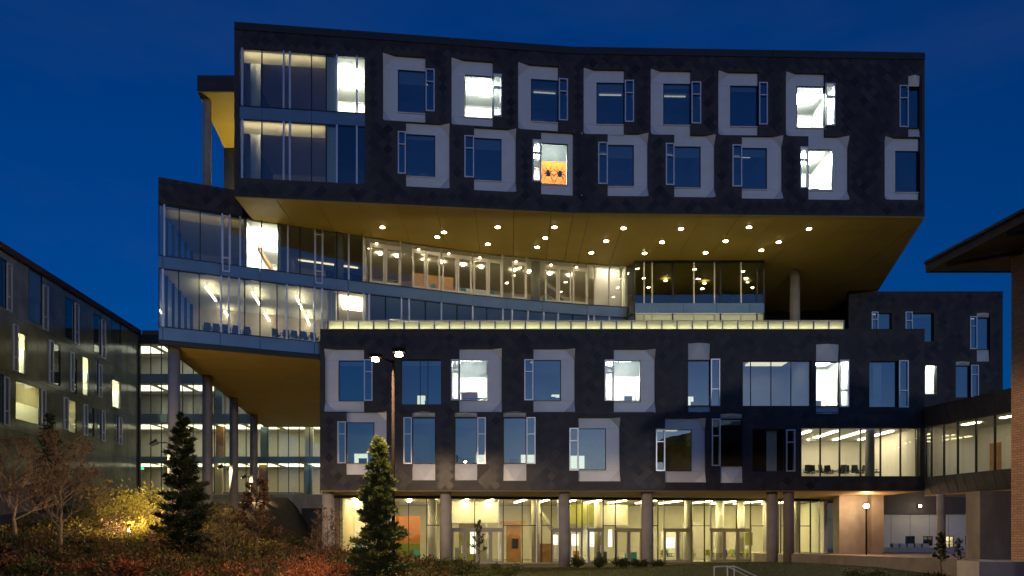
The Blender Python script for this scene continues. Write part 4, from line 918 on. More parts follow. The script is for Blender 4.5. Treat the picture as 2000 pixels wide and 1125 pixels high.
for sl, wn, st in lwin:
    m = lrect(*wn); ops_l.append(m)
    w_ = ring(FLB, MB(), m, .04, .02, -.12).build('window', 'darkframe', left)
    mb = MB(); FLB.box(mb, m[0] + .03, m[1] - .03, -.03, -.05, m[2] + .03, m[3] - .03); mb.build('pane', 'greenpane', w_)
    lamp = {'lit': 'lamp_hot', 'blind': 'lamp_blind'}.get(st)
    rm = room(FLB, m, 3.5, left, 'white' if lamp else 'darkroom', lamp, (.5, .4), .05, -.2, .05)
    if st in ('lit', 'blind'):
        w_['label'] = 'lit window'
        hb_ = m[2] + (m[3] - m[2]) * (.45 if st == 'blind' else .62)
        mb = sheet(FLB, m[0] + .05, m[1] - .05, -.1, hb_, m[3]); mb.build('roller_blind', 'blindw', w_)
    if sl[2] - sl[0] > 4:
        s = lrect(*sl); mb = ring(FLB, MB(), s, .08, .12, .0); hs = s[2] + (s[3] - s[2]) * .3; FLB.box(mb, s[0] + .08, s[1] - .08, .11, .0, hs - .04, hs + .04); mb.build('casement_frame', 'silver', w_)
# opaque glass panels as separate sheets
us = list(np.arange(0, FLB.len, 1.45)) + [FLB.len]
for j in range(4):
    for a, b in zip(us[:-1], us[1:]):
        h0, h1 = LH[j] + .012, LH[j + 1] - .012
        blocks = sorted([o for o in ops_l if o[0] < b and o[1] > a and o[2] < h1 and o[3] > h0], key=lambda o: o[2])
        a2, b2 = a + .012, b - .012
        def lp(*q):
            mb = MB(); FLB.box(mb, q[0], q[1], 0, -.06, q[2], q[3]); mb.build('glass_panel', 'greenglass', left)
        if not blocks: lp(a2, b2, h0, h1)
        else:
            o = blocks[0]; uo0, uo1, ho0, ho1 = max(o[0], a2), min(o[1], b2), max(o[2], h0), min(o[3], h1)
            if ho0 - h0 > .02: lp(a2, b2, h0, ho0)
            if h1 - ho1 > .02: lp(a2, b2, ho1, h1)
            if uo0 - a2 > .02: lp(a2, uo0, ho0, ho1)
            if b2 - uo1 > .02: lp(uo1, b2, ho0, ho1)
mb = MB(); FLB.box(mb, 0, FLB.len, -.09, -.19, -2, 22.4)
wall_with_openings(FLB, [0, FLB.len, -2, 22.4], ops_l, .1, 'wall', 'darkframe', left).location = Vector((FLB.n.x, FLB.n.y, 0)) * -.09
mb = MB(); FLB.box(mb, 0, FLB.len, .25, -.3, 22.4, 22.9); mb.build('roof_edge', 'timber', left)
mb = MB(); FLB.box(mb, 0, FLB.len, -.3, -14, 22.3, 22.6); mb.build('roof', 'coping', left)
mb = MB(); FLB.box(mb, 0, FLB.len, .12, -.3, -2, 4.55); mb.build('plinth', 'concrete2', left)
# ground storey strip of lit glass on that building
mb = MB(); FLB.box(mb, 0, FLB.len, .05, -.05, 4.56, 4.6); mb.build('transom', 'darkframe', left)

# ================================================================== REAR GLASS LINK
link = tag(empty('rear_glass_link'), 'glass wall with blue floor bands behind the tall round columns', 'building wing')
YK = 85.5; FK = Frame((-41.4, YK), (-6.0, YK)); KH = [(4.7, 8.15), (8.85, 12.55), (13.6, 17.0), (18.05, 21.4)]
nk = 30; uk = np.linspace(0, FK.len, nk + 1)
for j, (h0, h1) in enumerate(KH):
    for a, b in zip(uk[:-1], uk[1:]):
        if j >= 2 and a > 16: continue
        mb = MB(); FK.box(mb, a + .03, b - .03, 0, -.02, h0, h1); mb.build('glass_pane', 'gglass', link)
        mb = MB(); FK.box(mb, a - .03, a + .03, .05, -.1, h0, h1); mb.build('mullion', 'darkframe', link)
    mb = MB(); FK.box(mb, 0, FK.len if j < 2 else 17, .06, -.12, h1, (KH[j + 1][0] if j < 3 else 22.4))
    mb.build('spandrel_band', 'spandrel' if j < 3 else 'darkframe', link)
    mb = MB(); FK.box(mb, -9, FK.len, -.2, -7, h0 - .5, h0 - .04); mb.build('floor_slab', 'floor', link)
    mb = MB(); FK.box(mb, -9, FK.len, -.2, -7, h1 + .02, h1 + .1); mb.build('ceiling', 'ceil', link)
    mb = MB(); FK.box(mb, -9, FK.len, -6.8, -7, h0 - .04, h1 + .02); mb.build('back_wall', ('beige', 'white', 'greywall', 'white')[j], link)
    for a in np.arange(-2, FK.len - 1, 3.4):
        mb = MB(); FK.box(mb, a, a + 2.6, -1.2, -4.4, h1 - .03, h1 + .0); mb.build('ceiling_light', 'lamp_link' if j < 2 else 'lamp_link2', link)
    for a in np.arange(2.5, FK.len - 1, 5.1):
        mb = MB(); FK.box(mb, a, a + .9, -1.6 - .5 * (j % 2), -1.9 - .5 * (j % 2), h0 - .04, h1); mb.build('partition_wall', ('wood', 'spandrel', 'white', 'blindw')[(j + int(a)) % 4], link)
mb = MB(); mb.hexa([FK.w(23.5, -1.0, 4.7), FK.w(28.2, -1.0, 4.7), FK.w(28.2, -1.6, 4.7), FK.w(23.5, -1.6, 4.7), FK.w(23.5, -1.0, 8.1), FK.w(23.9, -1.0, 8.1), FK.w(23.9, -1.6, 8.1), FK.w(23.5, -1.6, 8.1)]); mb.build('stair_flight', 'beige', link)
mb = MB(); FK.box(mb, 15, FK.len, .1, -.3, -2.5, 4.6); mb.build('base_wall', 'concrete', link)
mb = MB(); FK.box(mb, 18.0, 20.9, .12, .06, -1.5, 3.1); mb.build('dark_opening', 'black', link)
mb = MB(); FK.box(mb, 0, 15, .1, -.3, -2.5, 4.6); mb.build('base_wall', 'concrete2', link)
MB().box(-41.6, -41.3, YK - .3, YK, -1, 22.9 + ZC).build('corner_post', 'darkframe', link)
mb = MB(); FK.box(mb, .2, 17, .02, -7, 22.42, 22.9); mb.build('roof_edge', 'timber', link)

# ================================================================== PLAZA, LOW WALL, BACKGROUND BUILDING
pl = MB().prism([(19.3, 52.4), (23.2, 38.4), (40, 38), (60, 76), (19.3, 76)], -.4, ZC - 1.35).build('plaza', 'paving'); pl['kind'] = 'structure'
low = tag(empty('plaza_wall'), 'low dark concrete retaining wall along the lit plaza', 'wall')
Fw = Frame((18.55, 51.0), (22.6, 37.8)); L_ = Fw.len
for k in range(5):
    mb = MB(); Fw.box(mb, k * L_ / 5 + .008, (k + 1) * L_ / 5 - .008, 0, -.35, -ZC - .5, -1.17); mb.build('wall_panel', 'concrete2', low)
pier = tag(empty('concrete_pier'), 'broad pale concrete pier lit orange under the dark block', 'pier')
MB().box(24.2, 26.3, 56.8, 57.9, -.2, HL0 + ZC - .06).build('shaft', 'concrete', pier)
MB().box(26.302, 27.2, 56.2, 57.2, -.2, HL0 + ZC - .06).build('pilaster', 'concrete2', pier)
bg = tag(empty('white_panel_building'), 'pale panelled building with small windows seen under the bridge', 'building')
FBG = Frame((28.0, 76.0), (47, 76.0)); ops_b = []
for x0, x1, lit in ((1768,1787,0),(1803,1822,0),(1847,1864,1),(1885,1902,0)):
    r = FBG.rect(x0, 1047, x1, 1066 if not lit else 1070); ops_b.append(r)
    w_ = ring(FBG, MB(), r, .06, -.05, -.15)
    um = (r[0] + r[1]) / 2; hm = (r[2] + r[3]) / 2; FBG.box(w_, um - .03, um + .03, -.06, -.14, r[2], r[3]); FBG.box(w_, r[0], r[1], -.06, -.14, hm - .03, hm + .03)
    w_ = w_.build('window', 'darkframe', bg); mb = MB(); FBG.box(mb, r[0], r[1], -.1, -.11, r[2], r[3]); mb.build('pane', 'glass', w_)
    room(FBG, r, 2, bg, 'beige' if lit else 'darkroom', 'lamp_warm' if lit else None, (.6, .5), .05, -.36, .1)
wall_with_openings(FBG, [0, FBG.len, -2.5, 2.15], ops_b, .3, 'wall', 'bgwall', bg)
for k in range(10):
    mb = MB(); FBG.box(mb, k * 1.9 - .012, k * 1.9 + .012, .015, 0, -2.5, 2.15); mb.build('panel_joint', 'bgdark', bg)
mb = MB(); FBG.box(mb, 0, FBG.len, .3, -6, 2.16, 7); mb.build('upper_storey', 'bgdark', bg)
mb = MB(); FBG.box(mb, 2, 5.2, 1.2, .31, 1.7, 3.2); mb.build('canopy', 'bgwall', bg)
MB().box(24.5, 28.0, 70.2, 70.6, -.2, HL0 + ZC).build('wing_wall', 'bgwall', bg)
MB().box(25.8, 27.6, 70.1, 70.198, ZC - 1.4, ZC + .7).build('green_door', mat('dark_green_door', (.03, .07, .06), .5), bg)
x, y, z = at(1797, 988, 75.3); wl_ = MB().box(x - .12, x + .12, y + .1, y + .4, z - .15, z + .15).build('wall_lamp', 'bgdark', bg)
MB().cyl(x, y, .13, z - .1, z + .1, 12).build('lens', 'lamp_inner', wl_)
_l = bpy.data.lights.new('wall_lamp_light', 'POINT'); _l.energy = 110; _l.color = (1, .8, .56); _l.shadow_soft_size = .15
_o = bpy.data.objects.new('wall_lamp_light', _l); COL.objects.link(_o); _o.parent = bg; _o.location = (x, y - 2.2, z - .2)
# row of white cube seats on the plaza
for k, wd in enumerate(('first', 'second', 'third', 'fourth', 'fifth')):
    x, y, z = at(1750 + k * 14.5, 1060, 66.0)
    s_ = MB().box(x - .26, x + .26, y, y + .5, ZC - 1.35, ZC - .65).build('cube_seat', 'bgwall')
    tag(s_, wd + ' pale cube seat from the pier in the row on the lit plaza', 'seat', 'cube seats on the plaza')
fb = tag(MB().box(28.5, 45, 64.0, 64.4, ZC - 1.36, ZC - .95).build('plaza_bench_wall', 'paving'), 'long low pale bench wall behind the plaza under the bridge', 'bench wall')
# plaza lamp
def lamp_point(name, loc, col, watts, r, parent):
    l = bpy.data.lights.new(name, 'POINT'); l.energy = watts; l.color = col; l.shadow_soft_size = r
    o = bpy.data.objects.new(name, l); COL.objects.link(o); o.location = loc; o.parent = parent; return o
pla = tag(empty('plaza_lamp'), 'blazing orange post lamp on the plaza beneath the dark block', 'lamp')
x, y, z = at(1692, 988, 55.2)
MB().cyl(x, y, .06, .7, z - .2, 12).build('post', 'polemetal', pla, True); MB().cyl(x, y, .2, z - .2, z - .14, 16).build('collar', 'polemetal', pla)
mb = MB(); mb.cyl(x, y, .12, z - .14, z - .02, 16, .2); mb.cyl(x, y, .2, z - .02, z + .12, 16, .12); mb.build('globe', 'lamp_street', pla, True); MB().cyl(x, y, .24, z + .125, z + .19, 16, .05).build('cap', 'polemetal', pla)
lamp_point('bulb_light', (x - .1, y - .3, z + .02), (1, .58, .30), 330, .2, pla)

# ================================================================== STREET LAMP
sl = tag(empty('street_lamp'), 'tall brown pole with two glowing sodium lamp heads in front of the dark block', 'street lamp')
YS = 32.8
x0, y0, zt = at(768, 703, YS); gz = ground_h(x0, YS)
MB().cyl(x0, y0, .085, gz - .3, zt, 16, .06).build('pole', 'polemetal', sl, True)
MB().cyl(x0, y0, .2, gz - .3, gz + .5, 16).build('base', 'concrete', sl, True)
for px, py, Y in ((733, 700, 31.6), (779, 690, 30.0)):
    hx, hy, hz = at(px, py, Y)
    MB().tube((x0, y0, zt - .1), (hx, hy, hz + .12), .04, .035, 8).build('arm', 'polemetal', sl)
    hd_ = MB().box(hx - .24, hx + .24, hy - .17, hy + .17, hz + .03, hz + .17).build('lamp_head', 'polemetal', sl)
    mb = MB(); mb.cyl(hx, hy, .15, hz - .1, hz + .028, 16, .13); mb.build('lens', 'lamp_street', hd_, True)
    l = bpy.data.lights.new('bulb_light', 'SPOT'); l.energy = 4800; l.color = (1, .68, .36); l.shadow_soft_size = .12; l.spot_size = R(175); l.spot_blend = .1
    o = bpy.data.objects.new('bulb_light', l); COL.objects.link(o); o.location = (hx, hy, hz - .16); o.parent = sl

# floodlights clamped to the tall columns
for (px, py, Y), wd in (((303, 866, 49.2), 'nearest'), ((432, 912, 67.2), 'third'), ((478, 932, 76.6), 'rearmost')):
    x, y, z = at(px, py, Y); f = tag(empty('floodlight'), 'small black floodlight bracketed to the %s tall column' % wd, 'floodlight', 'floodlights on the columns')
    MB().tube((x - .25, y - .2, z - .12), (x + .15, y, z + .12), .12, .2, 10).build('housing', 'black', f)
    MB().tube((x + .1, y, z + .05), (x + .75, y + .05, z + .05), .04, .04, 6).build('bracket', 'black', f)
    l = bpy.data.lights.new('flood_beam', 'SPOT'); l.energy = 4200; l.color = (1, .78, .40); l.spot_size = R(110); l.spot_blend = .8; l.shadow_soft_size = .15
    o = bpy.data.objects.new('flood_beam', l); COL.objects.link(o); o.parent = f; o.location = (x - .35, y - .3, z - .2)
    o.rotation_euler = Vector((.9, .1, -.75) if wd != 'nearest' else (.35, -.2, -.9)).to_track_quat('-Z', 'Y').to_euler()
mb = MB(); fx = np.arange(-20.5, -12.9, .95); fy = np.arange(59, 85.2, 1.5)
for b in fy:
    for a in fx: mb.v.append((float(a), float(b), ground_h(float(a), float(b)) + .02))
for j in range(len(fy) - 1):
    for i in range(len(fx) - 1): q = j * len(fx) + i; mb.f.append((q, q + 1, q + len(fx) + 1, q + len(fx)))
mb.build('forecourt', 'paving', smooth=True)['kind'] = 'structure'
ex = tag(MB().box(*[c for c in (-40.7, -40.35, 84.6, 84.7, 7.6 + ZC, 7.85 + ZC)]).build('exit_sign', 'exit'), 'small green exit light behind the glass at the left corner', 'sign')
x, y, z = at(278, 915, 85.9); ex.location = (x + 40.5, y - 84.65, z - 7.72 - ZC)

# ================================================================== FURNITURE
def make_chair(m, name='conference_chair'):
    t = empty(name)
    mb = MB(); mb.box(-.24, .24, -.24, .24, .43, .5); mb.build('seat', m, t)
    mb = MB(); mb.hexa([(-.23, .2, .56), (.23, .2, .56), (.23, .26, .56), (-.23, .26, .56), (-.2, .27, 1.0), (.2, .27, 1.0), (.2, .32, 1.0), (-.2, .32, 1.0)]); mb.build('backrest', m, t)
    MB().tube((0, .22, .45), (0, .25, .62), .03, .03, 6).build('back_bracket', 'black', t)
    for sx in (-1, 1):
        for sy in (-1, 1): MB().tube((sx * .2, sy * .2, .44), (sx * .25, sy * .25, 0), .018, .015, 6).build('leg', 'silver', t)
        mb = MB(); mb.box(sx * .27 - .02, sx * .27 + .02, -.15, .18, .66, .69); mb.box(sx * .27 - .015, sx * .27 + .015, .0, .04, .48, .66); mb.build('armrest', 'black', t)
    return t
protos = {}
def chair(kind, loc, rz, label, group):
    if kind not in protos: protos[kind] = c = make_chair(kind)
    else: c = copy_tree(protos[kind])
    c.location = loc; c.rotation_euler = (0, 0, rz); tag(c, label, 'chair', group); return c
ordw = ['first', 'second', 'third', 'fourth', 'fifth', 'sixth', 'seventh', 'eighth', 'ninth', 'tenth', 'eleventh', 'twelfth']
for k, px in enumerate((395, 412, 433, 454, 474, 537, 557, 575, 594, 613)):
    x, y = gpoint(px); chair('chairgrey', (x - .2, y + (1.3 if k < 5 else 1.0), HG['s0'] - .04 + ZC), .45 + random.uniform(-.25, .25), ordw[k] + ' grey chair from the left along the lit corner classroom window', 'classroom chairs')
for k, px in enumerate((1575, 1590, 1607, 1626, 1643, 1656, 1670, 1688, 1705)):
    x = (px - CX) / FPX * 53.5; chair('black', (x, 53.3 + (k % 2) * .8, rb[2] - .05 + ZC), random.uniform(-.8, .8) + (math.pi if k % 2 else 0), ordw[k] + ' black chair from the left in the bright corner meeting room', 'meeting room chairs')
tb = tag(empty('meeting_table'), 'long table in the bright corner meeting room above the plaza', 'table')
MB().box(21.3, 25.3, 54.6, 55.9, rb[2] + ZC + .64, rb[2] + ZC + .69).build('tabletop', 'white', tb)
for x in (21.6, 25.0):
    for y in (54.8, 55.7): MB().cyl(x, y, .035, rb[2] - .05 + ZC, rb[2] + ZC + .64, 8).build('leg', 'silver', tb)
for k, (px, off, m) in enumerate(((815, 1.8, 'teal'), (1362, 1.6, 'lime'), (1372, 2.2, 'teal'), (1400, 1.5, 'lime'), (1414, 2.3, 'lime'), (1427, 1.4, 'black'), (1446, 2.0, 'lime'), (1458, 1.5, 'teal'), (1473, 1.7, 'lime'), (1487, 2.2, 'lime'), (1325, 1.8, 'teal'), (1310, 1.5, 'lime'))):
    p = FG.w(FG.uh(px, 1060)[0], -off, 0); nm = {'teal': 'teal', 'lime': 'lime', 'black': 'black'}[m]
    chair(m, (p[0], p[1], 0), random.uniform(-3, 3), '%s lobby chair, %s chair from the left behind the ground-floor glass' % (nm, ordw[k] if k < 1 else ordw[[0, 3, 4, 5, 6, 7, 8, 9, 10, 11, 2, 1][k]]), 'lobby chairs')
for k, (px, off) in enumerate(((1240, 2.2), (1338, 2.0), (1420, 2.6), (1480, 2.8))):
    p = FG.w(FG.uh(px, 1060)[0], -off, 0); t = tag(empty('cafe_table', (p[0], p[1], 0)), '%s round cafe table from the left inside the lit ground-floor lobby' % ordw[k], 'table', 'lobby tables')
    MB().cyl(0, 0, .4, .72, .75, 20).build('tabletop', 'white', t); MB().cyl(0, 0, .04, .03, .72, 8).build('stem', 'silver', t); MB().cyl(0, 0, .25, 0, .03, 16).build('base', 'silver', t)
for k, (px, dy) in enumerate(((775, 1.2), (843, 1.3), (905, 1.4), (966, 1.3), (1076, 1.3), (1100, 1.5))):
    x, y = gpoint(px); chair('teal', (x - .2, y + dy, hb + ZC), random.uniform(-2, 2), ordw[k] + ' teal chair from the left behind the terrace doors', 'terrace lounge chairs')

# ================================================================== VEGETATION
def leaves_mesh(P, D, L_, Wd, up=None):
    """one kite-shaped leaf per point: P positions, D directions (unit), lengths, widths"""
    n = len(P); rnd = RNG.normal(size=(n, 3)); side = np.cross(D, rnd); side /= np.linalg.norm(side, axis=1)[:, None] + 1e-9
    a = P; b = P + D * (L_ * .45)[:, None] + side * Wd[:, None] * .5; c = P + D * L_[:, None]; d = P + D * (L_ * .45)[:, None] - side * Wd[:, None] * .5
    V = np.stack([a, b, c, d], 1).reshape(-1, 3); Fc = np.arange(4 * n).reshape(n, 4); return V, Fc
def np_mesh(name, V, Fc, m, parent=None, **props):
    me = bpy.data.meshes.new(name); n = len(Fc)
    me.vertices.add(len(V)); me.vertices.foreach_set('co', V.astype(np.float32).ravel())
    me.loops.add(4 * n); me.loops.foreach_set('vertex_index', Fc.astype(np.int32).ravel())
    me.polygons.add(n); me.polygons.foreach_set('loop_start', (np.arange(n) * 4).astype(np.int32)); me.polygons.foreach_set('loop_total', np.full(n, 4, np.int32))
    me.update(calc_edges=True); me.materials.append(M[m]); o = bpy.data.objects.new(name, me); COL.objects.link(o)
    if parent is not None: o.parent = parent
    for k, v in props.items(): o[k] = v
    return o
def unit(v): return v / (np.linalg.norm(v, axis=1)[:, None] + 1e-9)
def conifer(px, Y, top_py, rad, m, label, n=9000, base=.1, gap=.35):
    x = (px - CX) / FPX * Y; g = ground_h(x, Y); top = (HY - top_py) / FPX * Y + ZC; H = top - g
    t = tag(empty('conifer_tree', (x, Y, g)), label, 'tree')
    mb = MB(); mb.cyl(0, 0, .11, -.3, H * .5, 10, .07); mb.cyl(0, 0, .07, H * .5, H * .97, 8, .012)
    nb = 120; tips = []
    Ps, Ds = [], []
    for k in range(nb):
        f = base + (1 - base) * (k / nb) ** .9; z = H * f
        a = k * 2.4 + random.uniform(-.4, .4); z += random.uniform(-.12, .12); rr = rad * (1 - f) ** .78 * random.uniform(.45, 1.22) * (1 if f > base + .06 else .75) + .1
        lift = .25 + .5 * f; e = np.array([math.cos(a) * rr, math.sin(a) * rr, rr * lift * .5])
        mb.tube((0, 0, z - .05), (e[0] * .85, e[1] * .85, z + e[2] * .85), .022, .006, 4)
        m_ = int(n / nb * (.35 + 1.3 * (1 - f)))
        s = RNG.uniform(gap * .25, 1.0, m_) ** .62
        p = np.outer(s, e) + np.array([0, 0, z]); spread = (.07 + .24 * rr * (1.05 - s))[:, None]
        p += RNG.normal(size=(m_, 3)) * spread * np.array([.55, .55, .42])
        d = unit(np.tile(e / (np.linalg.norm(e) + 1e-9), (m_, 1)) * 1.1 + RNG.normal(size=(m_, 3)) * .55 + np.array([0, 0, .45]))
        Ps.append(p); Ds.append(d)
    mb.build('trunk', 'bark', t)
    P = np.concatenate(Ps); D = np.concatenate(Ds)
    V, Fc = leaves_mesh(P, D, RNG.uniform(.12, .26, len(P)), RNG.uniform(.03, .065, len(P)))
    np_mesh('crown', V, Fc, m, t); return t
def bare_tree(px, Y, top_py, spread, label, leafm='leafbrown', nleaf=1500, depth=6, leaf=.07, barkm='palebark', trunk=.25, r0=.09, limbs=4):
    x = (px - CX) / FPX * Y; g = ground_h(x, Y); top = (HY - top_py) / FPX * Y + ZC; H = top - g
    t = tag(empty('deciduous_tree', (x, Y, g)), label, 'tree')
    mb = MB(); tw = MB(); ends = []
    def grow(p, d, L_, r, k):
        q = p + d * L_
        (mb if k >= depth - 3 else tw).tube(p, q, r, r * .7, 5 if k >= depth - 3 else 3)
        if k <= 2: ends.append((p, q))
        if k == 0: return
        nchild = 3 if random.random() < .55 else 2
        for i in range(nchild):
            v = Vector((random.gauss(0, .75), random.gauss(0, .75), random.uniform(-.1, .8)))
            nd = (d * .8 + v * .55).normalized(); grow(q, nd, L_ * random.uniform(.68, .88), r * .66, k - 1)
    L0 = H * trunk; lead = H * .72; n_l = limbs * 3
    pp = Vector((0, 0, -.3)); rr = r0 * 1.2
    for i in range(7):
        qq = Vector((random.gauss(0, .03) * H * .3, random.gauss(0, .03) * H * .3, lead * (i + 1) / 7)); mb.tube(pp, qq, rr, rr * .82, 7); pp = qq; rr *= .82
    for i in range(n_l):
        f = (i + .5) / n_l; z = L0 + (lead - L0) * f; a = i * 2.4 + random.uniform(-.5, .5); tilt = .55 + .9 * f
        grow(Vector((0, 0, z)), Vector((math.cos(a), math.sin(a), tilt)).normalized(), H * spread * (.26 - .13 * f), r0 * (.5 - .25 * f), depth - 3)
    zmax = max(q.z for p, q in ends); sc = H / zmax
    for b_ in (mb, tw): b_.v = [(v[0] * sc, v[1] * sc, v[2] * sc) for v in b_.v]
    mb.build('trunk', barkm, t); tw.build('twigs', barkm, t, kind='stuff')
    P = np.array([list((p.lerp(q, random.random())) * sc) for p, q in random.choices(ends, k=nleaf)])
    V, Fc = leaves_mesh(P, unit(RNG.normal(size=(nleaf, 3)) + np.array([0, 0, -.3])), RNG.uniform(leaf * .7, leaf * 1.4, nleaf), RNG.uniform(leaf * .4, leaf * .8, nleaf))
    np_mesh('crown', V, Fc, leafm, t); return t
def shrub(x, y, w, h, m, label, group, n=900, leaf=.09, name='shrub'):
    g = ground_h(x, y); t = tag(empty(name, (x, y, g)), label, 'shrub', group); mb = MB(); P, D = [], []
    for k in range(14):
        a = random.uniform(0, 6.28); r = random.uniform(.25, 1) ** .6 * w / 2; hh = h * random.uniform(.6, 1.05) * (1 - .45 * (2 * r / w) ** 2)
        e = Vector((math.cos(a) * r, math.sin(a) * r, hh)); mid = Vector((e.x * .35, e.y * .35, hh * .55))
        mb.tube((e.x * .08, e.y * .08, -.1), mid, .016, .011, 4); mb.tube(mid, e, .011, .004, 4)
        m_ = n // 14; s = RNG.uniform(.15, 1.05, m_) ** .6
        p = np.array(e)[None] * s[:, None] * np.array([[1, 1, 1]]); p += RNG.normal(size=(m_, 3)) * np.array([w * .09, w * .09, h * .09])
        P.append(p); D.append(unit(np.array(e)[None] / (e.length) * .7 + RNG.normal(size=(m_, 3)) * .7 + np.array([0, 0, .2])))
    P = np.concatenate(P); D = np.concatenate(D); P[:, 2] = np.abs(P[:, 2])
    mb.build('stems', 'bark', t); V, Fc = leaves_mesh(P, D, RNG.uniform(leaf * .7, leaf * 1.5, len(P)), RNG.uniform(leaf * .35, leaf * .7, len(P))); np_mesh('foliage', V, Fc, m, t); return t

conifer(740, 31.2, 862, 1.12, 'needle', 'lamplit green conifer standing before the lobby beside the street lamp', 26000, .05)
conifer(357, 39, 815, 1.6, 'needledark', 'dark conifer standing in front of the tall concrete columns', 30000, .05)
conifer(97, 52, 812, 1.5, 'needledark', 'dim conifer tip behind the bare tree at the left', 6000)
bare_tree(118, 34, 838, .52, 'spreading bare tree with brown leaves in the left bed', nleaf=2600, depth=8, leaf=.09, r0=.085, trunk=.16, limbs=6, barkm='tanbark')
bare_tree(30, 40, 850, .5, 'bare tree at the very left edge of the picture', nleaf=1600, depth=7, leaf=.09, trunk=.18, limbs=5, barkm='tanbark')
bare_tree(437, 37, 980, .6, 'small twiggy tree just right of the dark conifer', 'leafyellow', 1000, 7, .08, r0=.05, trunk=.12, limbs=6)
bare_tree(502, 40, 930, .42, 'slim brown-leaved tree between the columns and the dark block', 'leafbrown', 5000, 6, .1, r0=.05, trunk=.16, limbs=5)
bare_tree(640, 35, 985, .5, 'thin twiggy sapling before the left lobby column', 'leafbrown', 900, 7, .08, r0=.03, trunk=.12, limbs=6)
bare_tree(935, 40, 1015, .3, 'thin leafy sapling before the lobby doors', 'leafgreen', 700, 4, .1, r0=.02, trunk=.3)
bare_tree(1838, 36, 1042, .3, 'young leafy sapling by the plaza wall', 'leafgreen', 500, 4, .12, r0=.02, trunk=.3)
bare_tree(1872, 37, 1052, .3, 'thinner sapling close to the brick corner', 'leafgreen', 220, 4, .1, r0=.02, trunk=.35)

def spx(px, Y): return (px - CX) / FPX * Y
